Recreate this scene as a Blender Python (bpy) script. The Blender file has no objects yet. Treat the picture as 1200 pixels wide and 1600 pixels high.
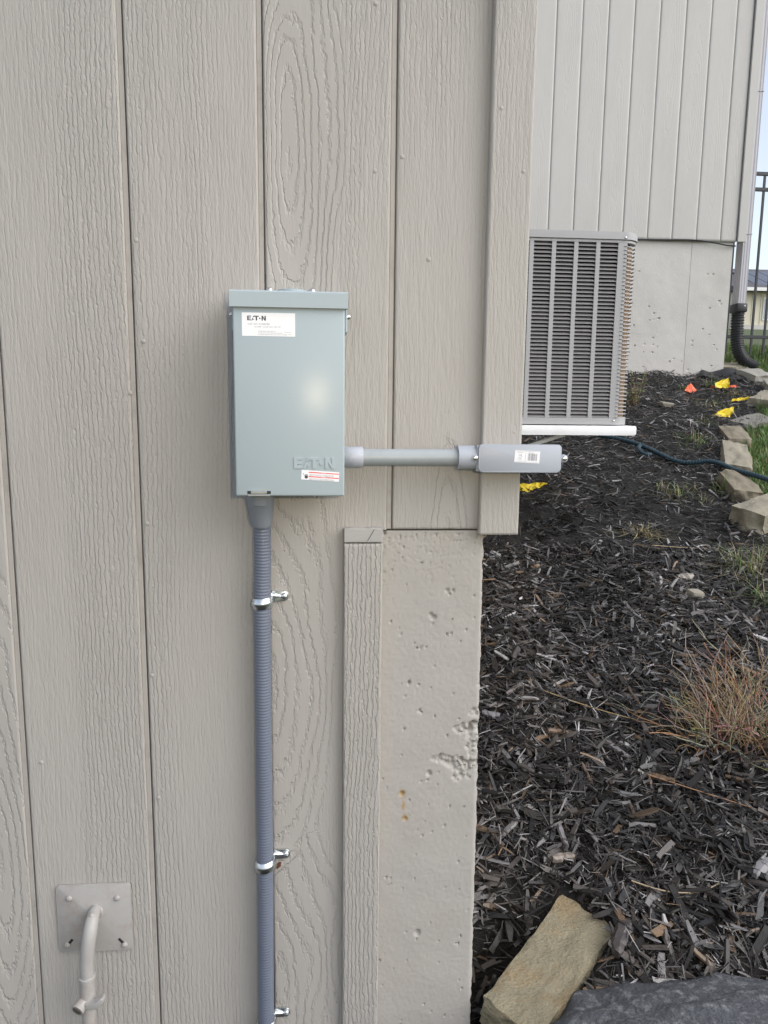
import bpy, bmesh, math, random
import numpy as np
from mathutils import Vector, Matrix, Euler

scene = bpy.context.scene
col = scene.collection
R = math.radians

# ------------------------------------------------------------------ camera
EYE = 1.5
CAMY = -1.18
cam_d = bpy.data.cameras.new('camera')
cam = bpy.data.objects.new('camera', cam_d)
col.objects.link(cam)
cam_d.sensor_fit = 'VERTICAL'
cam_d.sensor_height = 36.0
cam_d.lens = 1130.0 / 1600.0 * 36.0
cam_d.clip_start = 0.02
cam_d.clip_end = 2000.0
_yaw, _pit, _rol = R(4.4), R(8.4), R(0.63)
_F = Vector((math.sin(_yaw) * math.cos(_pit), math.cos(_yaw) * math.cos(_pit), -math.sin(_pit)))
_R = Vector((math.cos(_yaw), -math.sin(_yaw), 0))
_U = _R.cross(_F)
_R2 = _R * math.cos(_rol) + _U * math.sin(_rol)
_U2 = -_R * math.sin(_rol) + _U * math.cos(_rol)
_m = Matrix((( _R2.x, _U2.x, -_F.x), (_R2.y, _U2.y, -_F.y), (_R2.z, _U2.z, -_F.z)))
cam.matrix_world = Matrix.Translation((0, CAMY, EYE)) @ _m.to_4x4()
scene.camera = cam

# ------------------------------------------------------------------ sky, sun, exposure
SUN_EL, SUN_AZ = 40.0, 122.0          # azimuth measured clockwise from +y (into the wall)
w = bpy.data.worlds.new('World')
scene.world = w
w.use_nodes = True
nt = w.node_tree
nt.nodes.clear()
sky = nt.nodes.new('ShaderNodeTexSky')
sky.sky_type = 'NISHITA'
sky.sun_disc = False
sky.sun_elevation = R(SUN_EL)
sky.sun_rotation = R(SUN_AZ)
sky.air_density = 1.0
sky.dust_density = 2.0
sky.ozone_density = 1.0
bg = nt.nodes.new('ShaderNodeBackground')
bg.inputs['Strength'].default_value = 0.15
wo = nt.nodes.new('ShaderNodeOutputWorld')
hz = nt.nodes.new('ShaderNodeHueSaturation')          # thin bright haze: paler sky everywhere
hz.inputs['Saturation'].default_value = 0.5
hz.inputs['Value'].default_value = 1.12
nt.links.new(sky.outputs[0], hz.inputs['Color'])
nt.links.new(hz.outputs[0], bg.inputs[0])
nt.links.new(bg.outputs[0], wo.inputs[0])

sd = bpy.data.lights.new('sun', 'SUN')
sd.energy = 0.75
sd.angle = R(55)
sd.color = (1.0, 0.99, 0.975)
sun = bpy.data.objects.new('sun', sd)
col.objects.link(sun)
_sv = Vector((math.sin(R(SUN_AZ)) * math.cos(R(SUN_EL)), math.cos(R(SUN_AZ)) * math.cos(R(SUN_EL)), math.sin(R(SUN_EL))))
sun.rotation_euler = _sv.to_track_quat('Z', 'Y').to_euler()

# the photographer's phone lamp: its reflection is the warm spot on the grey door
fd = bpy.data.lights.new('phone_lamp', 'POINT')
fd.energy = 9.0
fd.shadow_soft_size = 0.006
fd.color = (1.0, 0.80, 0.54)
fl = bpy.data.objects.new('phone_lamp', fd)
fl.location = (0.108, -1.195, 1.55)
col.objects.link(fl)

scene.view_settings.view_transform = 'Standard'
scene.view_settings.look = 'None'
scene.view_settings.exposure = 0.66
scene.view_settings.gamma = 1.0
scene.view_settings.use_curve_mapping = False

# ------------------------------------------------------------------ helpers
rng = np.random.default_rng(7)
random.seed(11)
_lat = {}
def vn(x, y, seed=0):
    """smooth value noise in [-1,1] on arrays"""
    if seed not in _lat:
        _lat[seed] = np.random.default_rng(1000 + seed).random((256, 256)) * 2 - 1
    L = _lat[seed]
    x = np.asarray(x, float); y = np.asarray(y, float)
    xi = np.floor(x).astype(int); yi = np.floor(y).astype(int)
    fx = x - xi; fy = y - yi
    fx = fx * fx * fx * (fx * (fx * 6 - 15) + 10); fy = fy * fy * fy * (fy * (fy * 6 - 15) + 10)
    a = L[xi & 255, yi & 255]; b = L[(xi + 1) & 255, yi & 255]
    c = L[xi & 255, (yi + 1) & 255]; d = L[(xi + 1) & 255, (yi + 1) & 255]
    return (a * (1 - fx) + b * fx) * (1 - fy) + (c * (1 - fx) + d * fx) * fy
def fbm(x, y, seed=0, o=3):
    s = 0; a = 1.0; f = 1.0
    for i in range(o):
        s = s + a * vn(np.asarray(x) * f, np.asarray(y) * f, seed + i); a *= .5; f *= 2.03
    return s
def sstep(a, b, x):
    t = np.clip((x - a) / (b - a), 0, 1); return t * t * (3 - 2 * t)

def tag(o, label=None, cat=None, group=None, kind=None):
    if label: o['label'] = label
    if cat: o['category'] = cat
    if group: o['group'] = group
    if kind: o['kind'] = kind
    return o
def link(name, me, m=None, parent=None, loc=None, smooth=None):
    o = bpy.data.objects.new(name, me)
    col.objects.link(o)
    if m is not None and not me.materials: me.materials.append(m)
    if parent: o.parent = parent
    if loc is not None: o.location = loc
    return o
def empty(name, loc=(0, 0, 0)):
    o = bpy.data.objects.new(name, None)
    o.location = loc
    col.objects.link(o)
    o.empty_display_size = .05
    return o
_roots = {}
def off(parent):
    """world offset of a chain of parents that only translate"""
    v = Vector((0, 0, 0))
    while parent is not None:
        v += parent.location; parent = parent.parent
    return v
class MB:
    def __init__(s): s.bm = bmesh.new()
    def box(s, a, b, bev=0.0, rot=None, seg=1):
        a = Vector(a); b = Vector(b); c = (a + b) / 2; d = b - a
        r = bmesh.ops.create_cube(s.bm, size=1.0)
        vs = r['verts']
        for v in vs: v.co = Vector((v.co.x * d.x, v.co.y * d.y, v.co.z * d.z))
        if bev > 0:
            es = list({e for v in vs for e in v.link_edges})
            r2 = bmesh.ops.bevel(s.bm, geom=es, offset=bev, segments=seg, affect='EDGES', profile=.5)
            vs = list({v for f in r2['faces'] for v in f.verts} | {v for v in vs if v.is_valid})
        for v in vs:
            co = v.co if rot is None else rot @ v.co
            v.co = co + c
        return s
    def tube(s, pts, r, n=12, cap=True, r_list=None):
        pts = [Vector(p) for p in pts]
        rings = []
        prev = None
        for i, p in enumerate(pts):
            t = (pts[min(i + 1, len(pts) - 1)] - pts[max(i - 1, 0)]).normalized()
            if prev is None:
                u = t.orthogonal().normalized()
            else:
                u = (prev - t * prev.dot(t)).normalized()
            prev = u
            v = t.cross(u)
            rr = r if r_list is None else r_list[i]
            rings.append([s.bm.verts.new(p + (u * math.cos(2 * math.pi * k / n) + v * math.sin(2 * math.pi * k / n)) * rr) for k in range(n)])
        for a, b in zip(rings[:-1], rings[1:]):
            for k in range(n):
                s.bm.faces.new((a[k], a[(k + 1) % n], b[(k + 1) % n], b[k]))
        if cap:
            s.bm.faces.new(list(reversed(rings[0]))); s.bm.faces.new(rings[-1])
        return s
    def prism(s, poly, axis, a, b, bev=0.0):
        """extrude a 2-D polygon; axis 'y': poly is (x,z), 'z': (x,y), 'x': (y,z)"""
        def mk(p, t):
            return {'y': (p[0], t, p[1]), 'z': (p[0], p[1], t), 'x': (t, p[0], p[1])}[axis]
        A = [s.bm.verts.new(mk(p, a)) for p in poly]
        B = [s.bm.verts.new(mk(p, b)) for p in poly]
        fs = [s.bm.faces.new(A), s.bm.faces.new(list(reversed(B)))]
        n = len(poly)
        for i in range(n):
            fs.append(s.bm.faces.new((A[i], B[i], B[(i + 1) % n], A[(i + 1) % n])))
        if bev > 0:
            es = list(fs[0].edges)
            bmesh.ops.bevel(s.bm, geom=es, offset=bev, segments=2, affect='EDGES', profile=.5)
        return s
    def dome(s, c, r, h, n=10, axis='-y'):
        """screw or nail head: a low dome on a disc"""
        c = Vector(c)
        dirs = {'-y': (Vector((1, 0, 0)), Vector((0, 0, 1)), Vector((0, -1, 0))),
                'z': (Vector((1, 0, 0)), Vector((0, 1, 0)), Vector((0, 0, 1))),
                '-x': (Vector((0, 1, 0)), Vector((0, 0, 1)), Vector((-1, 0, 0))),
                'x': (Vector((0, 1, 0)), Vector((0, 0, 1)), Vector((1, 0, 0)))}[axis]
        u, v, nn = dirs
        rings = []
        for rr, hh in ((r, 0), (r, h * .45), (r * .75, h * .85), (r * .35, h)):
            rings.append([s.bm.verts.new(c + (u * math.cos(2 * math.pi * k / n) + v * math.sin(2 * math.pi * k / n)) * rr + nn * hh) for k in range(n)])
        for a, b in zip(rings[:-1], rings[1:]):
            for k in range(n):
                s.bm.faces.new((a[k], a[(k + 1) % n], b[(k + 1) % n], b[k]))
        s.bm.faces.new(rings[-1])
        return s
    def build(s, name, m, parent=None, smooth=False, loc=None):
        bm = s.bm
        bmesh.ops.recalc_face_normals(bm, faces=bm.faces)
        o3 = off(parent) if parent else Vector(loc) if loc is not None else Vector((0, 0, 0))
        if o3.length > 0: bmesh.ops.translate(bm, verts=bm.verts, vec=-o3)
        me = bpy.data.meshes.new(name)
        bm.to_mesh(me); bm.free()
        if smooth:
            if smooth is True: smooth = 40
            me.shade_smooth()
            me.set_sharp_from_angle(angle=R(smooth))
        o = link(name, me, m, parent)
        if not parent and loc is not None: o.location = loc
        return o
def grid_mesh(name, V, faces, smooth=True, attr=None):
    me = bpy.data.meshes.new(name)
    V = np.asarray(V, np.float32); faces = np.asarray(faces, np.int32)
    k = faces.shape[1]
    me.vertices.add(len(V)); me.vertices.foreach_set('co', V.ravel())
    me.loops.add(faces.size); me.loops.foreach_set('vertex_index', faces.ravel())
    me.polygons.add(len(faces))
    me.polygons.foreach_set('loop_start', np.arange(0, faces.size, k, dtype=np.int32))
    me.update(calc_edges=True); me.validate()
    if smooth: me.shade_smooth()
    else: me.shade_flat()
    if attr is not None:
        at = me.attributes.new('tint', 'FLOAT_COLOR', 'POINT')
        c = np.ones((len(V), 4), np.float32); c[:, :3] = attr
        at.data.foreach_set('color', c.ravel())
    return me

# ------------------------------------------------------------------ materials
def nodes(name):
    m = bpy.data.materials.new(name); m.use_nodes = True
    t = m.node_tree; b = t.nodes['Principled BSDF']
    return m, t, b
def N(t, typ, **kw):
    n = t.nodes.new(typ)
    for k, v in kw.items():
        if k in n.inputs: n.inputs[k].default_value = v
        else: setattr(n, k, v)
    return n
def coords(t, scale=(1, 1, 1), random_off=False):
    tc = N(t, 'ShaderNodeTexCoord'); mp = N(t, 'ShaderNodeMapping')
    mp.inputs['Scale'].default_value = scale
    t.links.new(tc.outputs['Object'], mp.inputs['Vector'])
    if random_off:
        oi = N(t, 'ShaderNodeObjectInfo'); mu = N(t, 'ShaderNodeMath', operation='MULTIPLY')
        mu.inputs[1].default_value = 53.0
        t.links.new(oi.outputs['Random'], mu.inputs[0])
        t.links.new(mu.outputs[0], mp.inputs['Location'])
    return mp.outputs[0]
def mat(name, c, rough=.6, metal=0.0, var=.08, vscale=8.0, bump=0.0, bscale=300.0, bdist=.001, stretch=(1, 1, 1), spec=.5,
        dirt=None, dscale=3.0, damt=.3, coat=0.0, rvar=0.0, random_off=True, vertex=False):
    m, t, b = nodes(name)
    b.inputs['Roughness'].default_value = rough
    b.inputs['Metallic'].default_value = metal
    b.inputs['Specular IOR Level'].default_value = spec
    if coat: b.inputs['Coat Weight'].default_value = coat; b.inputs['Coat Roughness'].default_value = .2
    v = coords(t, stretch, random_off)
    n1 = N(t, 'ShaderNodeTexNoise', Scale=vscale, Detail=4.0, Roughness=.6)
    t.links.new(v, n1.inputs['Vector'])
    mx = N(t, 'ShaderNodeMix', data_type='RGBA')
    ca = [max(0, x * (1 - var * 1.6)) for x in c]; cb = [min(1, x * (1 + var * 1.6)) for x in c]
    mx.inputs['A'].default_value = (*ca, 1); mx.inputs['B'].default_value = (*cb, 1)
    t.links.new(n1.outputs['Fac'], mx.inputs['Factor'])
    out = mx.outputs['Result']
    if vertex:
        a = N(t, 'ShaderNodeAttribute', attribute_name='tint')
        m2 = N(t, 'ShaderNodeMix', data_type='RGBA', blend_type='MULTIPLY')
        m2.inputs['Factor'].default_value = 1.0
        t.links.new(out, m2.inputs['A']); t.links.new(a.outputs['Color'], m2.inputs['B'])
        out = m2.outputs['Result']
    if dirt:
        n2 = N(t, 'ShaderNodeTexNoise', Scale=dscale, Detail=6.0, Roughness=.7)
        t.links.new(v, n2.inputs['Vector'])
        rp = N(t, 'ShaderNodeMapRange'); rp.inputs['From Min'].default_value = .5; rp.inputs['From Max'].default_value = .75
        rp.inputs['To Max'].default_value = damt
        t.links.new(n2.outputs['Fac'], rp.inputs['Value'])
        m3 = N(t, 'ShaderNodeMix', data_type='RGBA')
        m3.inputs['B'].default_value = (*dirt, 1)
        t.links.new(rp.outputs[0], m3.inputs['Factor']); t.links.new(out, m3.inputs['A'])
        out = m3.outputs['Result']
    t.links.new(out, b.inputs['Base Color'])
    if rvar:
        mr = N(t, 'ShaderNodeMapRange'); mr.inputs['To Min'].default_value = rough - rvar; mr.inputs['To Max'].default_value = rough + rvar
        t.links.new(n1.outputs['Fac'], mr.inputs['Value']); t.links.new(mr.outputs[0], b.inputs['Roughness'])
    if bump:
        n3 = N(t, 'ShaderNodeTexNoise', Scale=bscale, Detail=3.0, Roughness=.6)
        t.links.new(v, n3.inputs['Vector'])
        bp = N(t, 'ShaderNodeBump', Strength=bump, Distance=bdist)
        t.links.new(n3.outputs['Fac'], bp.inputs['Height']); t.links.new(bp.outputs[0], b.inputs['Normal'])
    return m

def add_stains(m, spots, c):
    t = m.node_tree; b = t.nodes['Principled BSDF']; L = t.links.new
    src = b.inputs['Base Color'].links[0].from_socket
    tc = N(t, 'ShaderNodeTexCoord'); nz = N(t, 'ShaderNodeTexNoise', Scale=170.0, Detail=4.0, Roughness=.7); L(tc.outputs['Object'], nz.inputs['Vector'])
    for (x, z, r, sz) in spots:
        mp = N(t, 'ShaderNodeMapping'); mp.vector_type = 'POINT'; mp.inputs['Location'].default_value = (-x / r, 0, -z / (r * sz)); mp.inputs['Scale'].default_value = (1 / r, 0, 1 / (r * sz)); L(tc.outputs['Object'], mp.inputs['Vector'])
        ln = N(t, 'ShaderNodeVectorMath', operation='LENGTH'); L(mp.outputs[0], ln.inputs[0])
        ad = N(t, 'ShaderNodeMath', operation='MULTIPLY_ADD'); L(nz.outputs['Fac'], ad.inputs[0]); ad.inputs[1].default_value = 1.6; L(ln.outputs['Value'], ad.inputs[2])
        mr = N(t, 'ShaderNodeMapRange'); mr.inputs['From Min'].default_value = 1.85; mr.inputs['From Max'].default_value = 1.0; mr.inputs['To Min'].default_value = 0.0; mr.inputs['To Max'].default_value = .85; L(ad.outputs[0], mr.inputs['Value'])
        mx = N(t, 'ShaderNodeMix', data_type='RGBA'); mx.inputs['B'].default_value = (*c, 1); L(mr.outputs[0], mx.inputs['Factor']); L(src, mx.inputs['A']); src = mx.outputs['Result']
    L(src, b.inputs['Base Color'])
PAINT = (.380, .362, .340)
M = {}
def grain_mat(name, c, amp=1.0, var=.03, dirt=(.28, .25, .22), damt=.12, fine=1.0, rag=1.0, fs=1.0):
    m, t, b = nodes(name)
    b.inputs['Roughness'].default_value = .5; b.inputs['Specular IOR Level'].default_value = .35
    L = t.links.new
    def math_(op, a, b_=None, c_=None):
        n = N(t, 'ShaderNodeMath', operation=op)
        for i, v in enumerate((a, b_, c_)):
            if v is None: continue
            if isinstance(v, (int, float)): n.inputs[i].default_value = v
            else: L(v, n.inputs[i])
        return n.outputs[0]
    def noise(scale, detail=1.0, rough=.5):
        v = coords(t, scale, True); n = N(t, 'ShaderNodeTexNoise', Scale=1.0, Detail=detail, Roughness=rough); L(v, n.inputs['Vector'])
        return n.outputs['Fac']
    at = N(t, 'ShaderNodeAttribute', attribute_name='grain')
    sp = N(t, 'ShaderNodeSeparateColor'); L(at.outputs['Color'], sp.inputs[0])
    c1, c2, wv, m1 = sp.outputs[0], sp.outputs[1], sp.outputs[2], at.outputs['Alpha']
    r1 = math_('SUBTRACT', noise((125 * fs, 1, 46 * fs)), .5); r2 = math_('SUBTRACT', noise((330 * fs, 1, 150 * fs)), .5)
    rg_ = math_('ADD', math_('MULTIPLY', r1, 1.0 * rag), math_('MULTIPLY', r2, .8 * rag))
    def saw(cc, cliff, k):
        f = math_('FRACT', math_('ADD', cc, math_('MULTIPLY', rg_, k)))
        g = math_('MINIMUM', math_('DIVIDE', f, .30), math_('DIVIDE', math_('SUBTRACT', 1.0, f), cliff))
        return math_('MINIMUM', g, 1.0)
    h1 = saw(c1, .16, 1.0); h2 = saw(c2, .10, .55)
    fb = noise((300 * fs, 1, 42 * fs), 2.0, .6); fb2 = noise((140 * fs, 1, 16 * fs), 2.0, .6)
    straight = math_('ADD', math_('MULTIPLY', h1, math_('MULTIPLY_ADD', m1, .75, .18)), math_('MULTIPLY', fb, .75 * fine))
    straight = math_('ADD', straight, math_('MULTIPLY', fb2, .6 * fine))
    cath = math_('ADD', math_('MULTIPLY', h2, 1.25), math_('MULTIPLY', fb, .22 * fine))
    mixh = N(t, 'ShaderNodeMix', data_type='FLOAT'); L(wv, mixh.inputs['Factor']); L(straight, mixh.inputs['A']); L(cath, mixh.inputs['B'])
    bp = N(t, 'ShaderNodeBump', Strength=1.0, Distance=.00108 * amp); L(mixh.outputs['Result'], bp.inputs['Height']); L(bp.outputs[0], b.inputs['Normal'])
    cn = noise((5, 5, 3), 4.0, .6)
    mx = N(t, 'ShaderNodeMix', data_type='RGBA'); mx.inputs['A'].default_value = (*[x * (1 - var * 1.6) for x in c], 1); mx.inputs['B'].default_value = (*[x * (1 + var * 1.6) for x in c], 1)
    L(cn, mx.inputs['Factor'])
    dn = noise((7, 7, 2.2), 6.0, .7); mr = N(t, 'ShaderNodeMapRange'); mr.inputs['From Min'].default_value = .5; mr.inputs['From Max'].default_value = .78; mr.inputs['To Max'].default_value = damt
    L(dn, mr.inputs['Value'])
    m3 = N(t, 'ShaderNodeMix', data_type='RGBA'); m3.inputs['B'].default_value = (*dirt, 1); L(mr.outputs[0], m3.inputs['Factor']); L(mx.outputs['Result'], m3.inputs['A'])
    L(m3.outputs['Result'], b.inputs['Base Color'])
    return m
M['siding'] = grain_mat('siding_paint', PAINT, .92, damt=.22, fine=1.5)
M['trim'] = grain_mat('trim_paint', PAINT, 1.25)
M['core'] = mat('groove_paint', (.36, .338, .312), .6, var=.05, vscale=20, dirt=(.17, .15, .13), dscale=14, damt=.5, bump=.2, bscale=300)
M['patch'] = mat('worn_trim_end', (.38, .37, .36), .75, var=.12, vscale=30, stretch=(.3, 1, 1), bump=.5, bscale=160)
M['concrete'] = mat('painted_concrete', (.378, .360, .337), .7, var=.05, vscale=9, bump=.35, bscale=420, bdist=.0012, dirt=(.33, .28, .21), dscale=2.5, damt=.25, spec=.3)
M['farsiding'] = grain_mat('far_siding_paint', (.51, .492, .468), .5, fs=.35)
M['flatpaint'] = mat('smooth_siding_paint', PAINT, .55, var=.035, vscale=5, bump=.35, bscale=260, bdist=.0012, stretch=(1, 1, .16), spec=.35)
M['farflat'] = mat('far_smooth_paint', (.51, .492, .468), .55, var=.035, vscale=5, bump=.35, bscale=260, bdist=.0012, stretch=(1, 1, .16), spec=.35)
add_stains(M['concrete'], [(.1281, .8233, .0085, 1.3), (.1345, .7768, .0075, 1.2), (.131, .80, .004, 3.0)], (.36, .22, .07))
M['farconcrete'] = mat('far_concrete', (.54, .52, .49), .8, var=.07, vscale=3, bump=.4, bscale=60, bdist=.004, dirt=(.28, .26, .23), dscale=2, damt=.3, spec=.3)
M['door'] = mat('grey_enamel', (.372, .435, .468), .25, var=.012, vscale=3, bump=.16, bscale=420, bdist=.0006, spec=.20, dirt=(.27, .33, .36), dscale=6, damt=.22)
M['doorbox'] = mat('grey_enamel_box', (.32, .40, .45), .35, var=.02, vscale=4, bump=.08, bscale=500)
M['label'] = mat('white_label', (.80, .81, .84), .45, var=.02, bump=0)
M['ink'] = mat('label_ink', (.05, .05, .06), .5, var=.05)
M['inkgrey'] = mat('label_ink_grey', (.22, .22, .25), .5, var=.1)
M['red'] = mat('warning_red', (.72, .045, .04), .45, var=.04)
M['zinc'] = mat('zinc_plate', (.66, .70, .73), .30, metal=1.0, var=.08, vscale=60, bump=.1, bscale=200)
M['steel'] = mat('screw_steel', (.70, .70, .70), .28, metal=1.0, var=.1, vscale=80)
M['flex'] = mat('flexible_conduit_plastic', (.135, .155, .205), .34, var=.06, vscale=10, spec=.5)
M['flexfit'] = mat('grey_fitting_plastic', (.22, .245, .285), .45, var=.06, vscale=20, bump=.1, bscale=300)
M['pvc'] = mat('grey_pvc', (.33, .365, .385), .38, var=.05, vscale=8, dirt=(.22, .23, .25), dscale=20, damt=.35, bump=.06, bscale=400)
M['pvcfit'] = mat('pvc_coupling', (.40, .425, .48), .42, var=.05, vscale=20, dirt=(.24, .25, .28), dscale=30, damt=.6)
M['lb'] = mat('conduit_body_plastic', (.36, .39, .445), .40, var=.03, vscale=10, bump=.06, bscale=500)
M['spigot'] = mat('painted_pipe', (.345, .335, .325), .5, var=.08, vscale=20, bump=.25, bscale=300, dirt=(.22, .13, .07), dscale=18, damt=.45)
M['acpaint'] = mat('condenser_paint', (.375, .373, .38), .42, var=.03, vscale=5, bump=.06, bscale=400, spec=.5)
M['aclouver'] = mat('condenser_louver', (.26, .252, .255), .45, var=.05, vscale=8)
M['acdark'] = mat('condenser_inside', (.02, .02, .022), .7, var=.2)
M['coil'] = mat('condenser_coil', (.32, .215, .14), .55, var=.25, vscale=25, bump=.6, bscale=120, stretch=(1, 1, 4))
M['pad'] = mat('white_pad_plastic', (.80, .81, .82), .5, var=.02, dirt=(.5, .48, .45), dscale=5, damt=.25)
M['soil'] = mat('dark_soil', (.010, .0085, .0075), .9, var=.3, vscale=30, bump=.8, bscale=60, bdist=.01)
M['turf'] = mat('lawn_soil', (.085, .105, .04), .95, var=.3, vscale=6, bump=.6, bscale=40, bdist=.02)
M['chip'] = mat('mulch_chip', (1, 1, 1), .42, var=.4, vscale=220, stretch=(1, 1, 1), bump=.4, bscale=300, bdist=.001, vertex=True, spec=.5, random_off=False)
M['twig'] = mat('dry_twig', (1, 1, 1), .7, var=.15, vscale=60, vertex=True, random_off=False)
M['grass'] = mat('grass_blade', (1, 1, 1), .55, var=.1, vscale=20, vertex=True, random_off=False)
M['stone'] = mat('edging_stone', (.30, .275, .225), .85, var=.14, vscale=9, bump=.7, bscale=60, bdist=.006, dirt=(.16, .145, .12), dscale=5, damt=.6)
M['tan'] = mat('tan_sandstone', (.225, .200, .135), .92, var=.22, vscale=22, bump=1.0, bscale=130, bdist=.006, stretch=(1, 1.6, 1), dirt=(.27, .16, .06), dscale=4.5, damt=.7)
M['boulder'] = mat('dark_boulder', (.062, .066, .075), .8, var=.25, vscale=10, bump=.9, bscale=85, bdist=.006, dirt=(.26, .27, .28), dscale=48, damt=.9)
M['hose'] = mat('teal_hose', (.018, .048, .068), .6, var=.25, vscale=90, bump=.4, bscale=300)
M['flagy'] = mat('yellow_flag', (.80, .60, .02), .5, var=.04, vscale=20)
M['flago'] = mat('orange_flag', (.80, .14, .05), .5, var=.05, vscale=20)
M['fabric'] = mat('landscape_fabric', (.018, .019, .022), .6, var=.2, bump=.5, bscale=150)
M['spout'] = mat('downspout_metal', (.42, .41, .44), .4, var=.03, vscale=5)
M['blackp'] = mat('black_plastic', (.016, .017, .02), .42, var=.2, vscale=20)
M['fence'] = mat('fence_paint', (.015, .018, .026), .4, var=.1)
M['leaf'] = mat('shrub_leaf', (1, 1, 1), .5, var=.15, vscale=60, vertex=True, random_off=False)
M['nwall'] = mat('neighbour_wall', (.66, .61, .48), .8, var=.05, vscale=1)
M['nroof'] = mat('neighbour_roof', (.10, .095, .11), .8, var=.15, vscale=3, bump=.5, bscale=6, bdist=.05)
M['solar'] = mat('solar_panel', (.03, .035, .06), .2, var=.1, vscale=2)
M['white'] = mat('white_paint', (.78, .78, .76), .5, var=.03)
M['glass'] = mat('window_glass', (.35, .42, .50), .1, var=.1, vscale=1, spec=.8)
M['rust'] = mat('rust_stain', (.34, .20, .06), .85, var=.35, vscale=200)

# ------------------------------------------------------------------ wood grain relief (real height, metres)
def grain(x, z, seed, rings=(), amp=1.0):
    """embossed cedar grain. Returns the soft relief (metres, + towards the viewer) and the ring coordinates
    (straight, cathedral, cathedral weight, roughness zone) that the paint material turns into crisp steps"""
    s = seed * 17.3
    lowx = x + .010 * vn(x * 5 + s, z * 2.0 + s, 5) + .003 * vn(x * 14, z * 7 + s, 6)
    c1 = lowx * 135 + 1.3 * vn(x * 9 + s, z * 1.6, 8) + 60.0
    m1 = sstep(-.45, .45, vn(x * 9 + s, z * 1.1 + s, 9) + .25 * vn(x * 30, z * 4, 13))
    ring_w = np.zeros_like(x); c2 = np.zeros_like(x); best = np.zeros_like(x)
    for (x0, z0, sx, sz, k) in rings:
        dx = (x - x0) / sx; dz = (z - z0) / sz
        asym = np.where(dx < 0, 1.5, 1.0)
        rr = np.sqrt((dx * asym) ** 2 + dz * dz + .012) + .17 * vn(x * 9 + s, z * 2.6 + s, 14) + .08 * vn(x * 24 + s, z * 8, 15)
        w_ = sstep(1.08, .80, rr)
        up = w_ > best
        c2 = np.where(up, rr * k, c2); best = np.maximum(best, w_); ring_w = np.maximum(ring_w, w_)
    soft = (.5 * vn(x * 60 + s, z * 9, 10) + .35 * vn(x * 120 + s, z * 22, 11)) * .0003 * amp
    return soft, np.stack([c1, c2 + 20.0, ring_w, m1], -1)

def relief_board(name, x0, x1, zs, m, parent, seed, rings=(), cut=None, ybase=0.0, thick=.0122, dx=.0021, amp=1.0, bend=.0015):
    """one siding board: displaced front sheet with rounded long edges and sides going back"""
    nx = max(4, int(round((x1 - x0) / dx)) + 1)
    xs = np.linspace(x0, x1, nx); nz = len(zs)
    X, Z = np.meshgrid(xs, zs, indexing='ij')
    H, GR = grain(X, Z, seed, rings, amp)
    e = np.minimum(X - x0, x1 - X)
    H = H * sstep(0, .004, e) - .0022 * (1 - np.sqrt(np.clip(1 - (1 - np.clip(e / .0028, 0, 1)) ** 2, 0, 1)))
    Y = ybase - H + .0008 * vn(X * 4, Z * 1.5 + seed, 20)
    # border rows that go back into the wall
    xs2 = np.concatenate([[x0], xs, [x1]]); zs2 = np.concatenate([[zs[0]], zs, [zs[-1]]])
    X2, Z2 = np.meshgrid(xs2, zs2, indexing='ij')
    Y2 = np.full_like(X2, ybase + thick); Y2[1:-1, 1:-1] = Y
    o3 = off(parent)
    V = np.stack([X2.ravel() - o3.x, Y2.ravel() - o3.y, Z2.ravel() - o3.z], 1)
    n1, n2 = X2.shape
    I = np.arange(n1 * n2).reshape(n1, n2)
    F = np.stack([I[:-1, :-1], I[1:, :-1], I[1:, 1:], I[:-1, 1:]], -1)
    if cut is not None:
        cx = (X2[:-1, :-1] + X2[1:, 1:]) / 2; cz = (Z2[:-1, :-1] + Z2[1:, 1:]) / 2
        F = F[~((cx > cut[0]) & (cz < cut[1]))]
    me = grid_mesh(name, V, F.reshape(-1, 4))
    G2 = np.pad(GR, ((1, 1), (1, 1), (0, 0)), mode='edge').reshape(-1, 4).astype(np.float32)
    at = me.attributes.new('grain', 'FLOAT_COLOR', 'POINT'); at.data.foreach_set('color', G2.ravel())
    return link(name, me, m, parent)

# ================================================================== THE LARGE STRUCTURE
# ------------------------------------------------------------------ terrain
def terrain(x, y):
    x = np.asarray(x, float); y = np.asarray(y, float)
    z = np.where(y < 5.2, .42 + .286 * y, .42 + .286 * 5.2 + .118 * (y - 5.2))
    z = z + .10 * sstep(3.3, 4.2, x) * sstep(3.5, 5, y) * (1 - sstep(6, 12, y))
    z = z + (.012 * fbm(x * 2.3, y * 2.3, 30) + .010 * vn(x * 7, y * 7, 33)) * sstep(.0, .3, y)
    # the bed breaks off towards the viewer; lower ground on the near side
    edge = .04 + .05 * vn(x * 3, y * 0, 34)
    k_ = sstep(edge - .45, edge, y)
    k_ = k_ * np.where(y < .6, sstep(.20, .262, x), 1.0)
    shade_bank = sstep(.95, 1.5, x) * sstep(-2.5, -.3, y) * np.where(y < .1, 1.0, 0.0)  # unseen rise added at the right to screen low sky from the lower wall
    k_ = np.maximum(k_, shade_bank)
    z = z * k_ - .35 * (1 - k_)
    z = z - .05 * np.exp(-(((x - .43) / .12) ** 2 + ((y - .05) / .12) ** 2))
    # hollow between foundation and the loose stone
    z = z - .36 * np.exp(-(((x - .31) / .085) ** 2 + ((y - .03) / .12) ** 2))
    far = sstep(60, 140, y)
    z = z * (1 - far) + (6.0 + .02 * (y - 60)) * far
    return z
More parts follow.
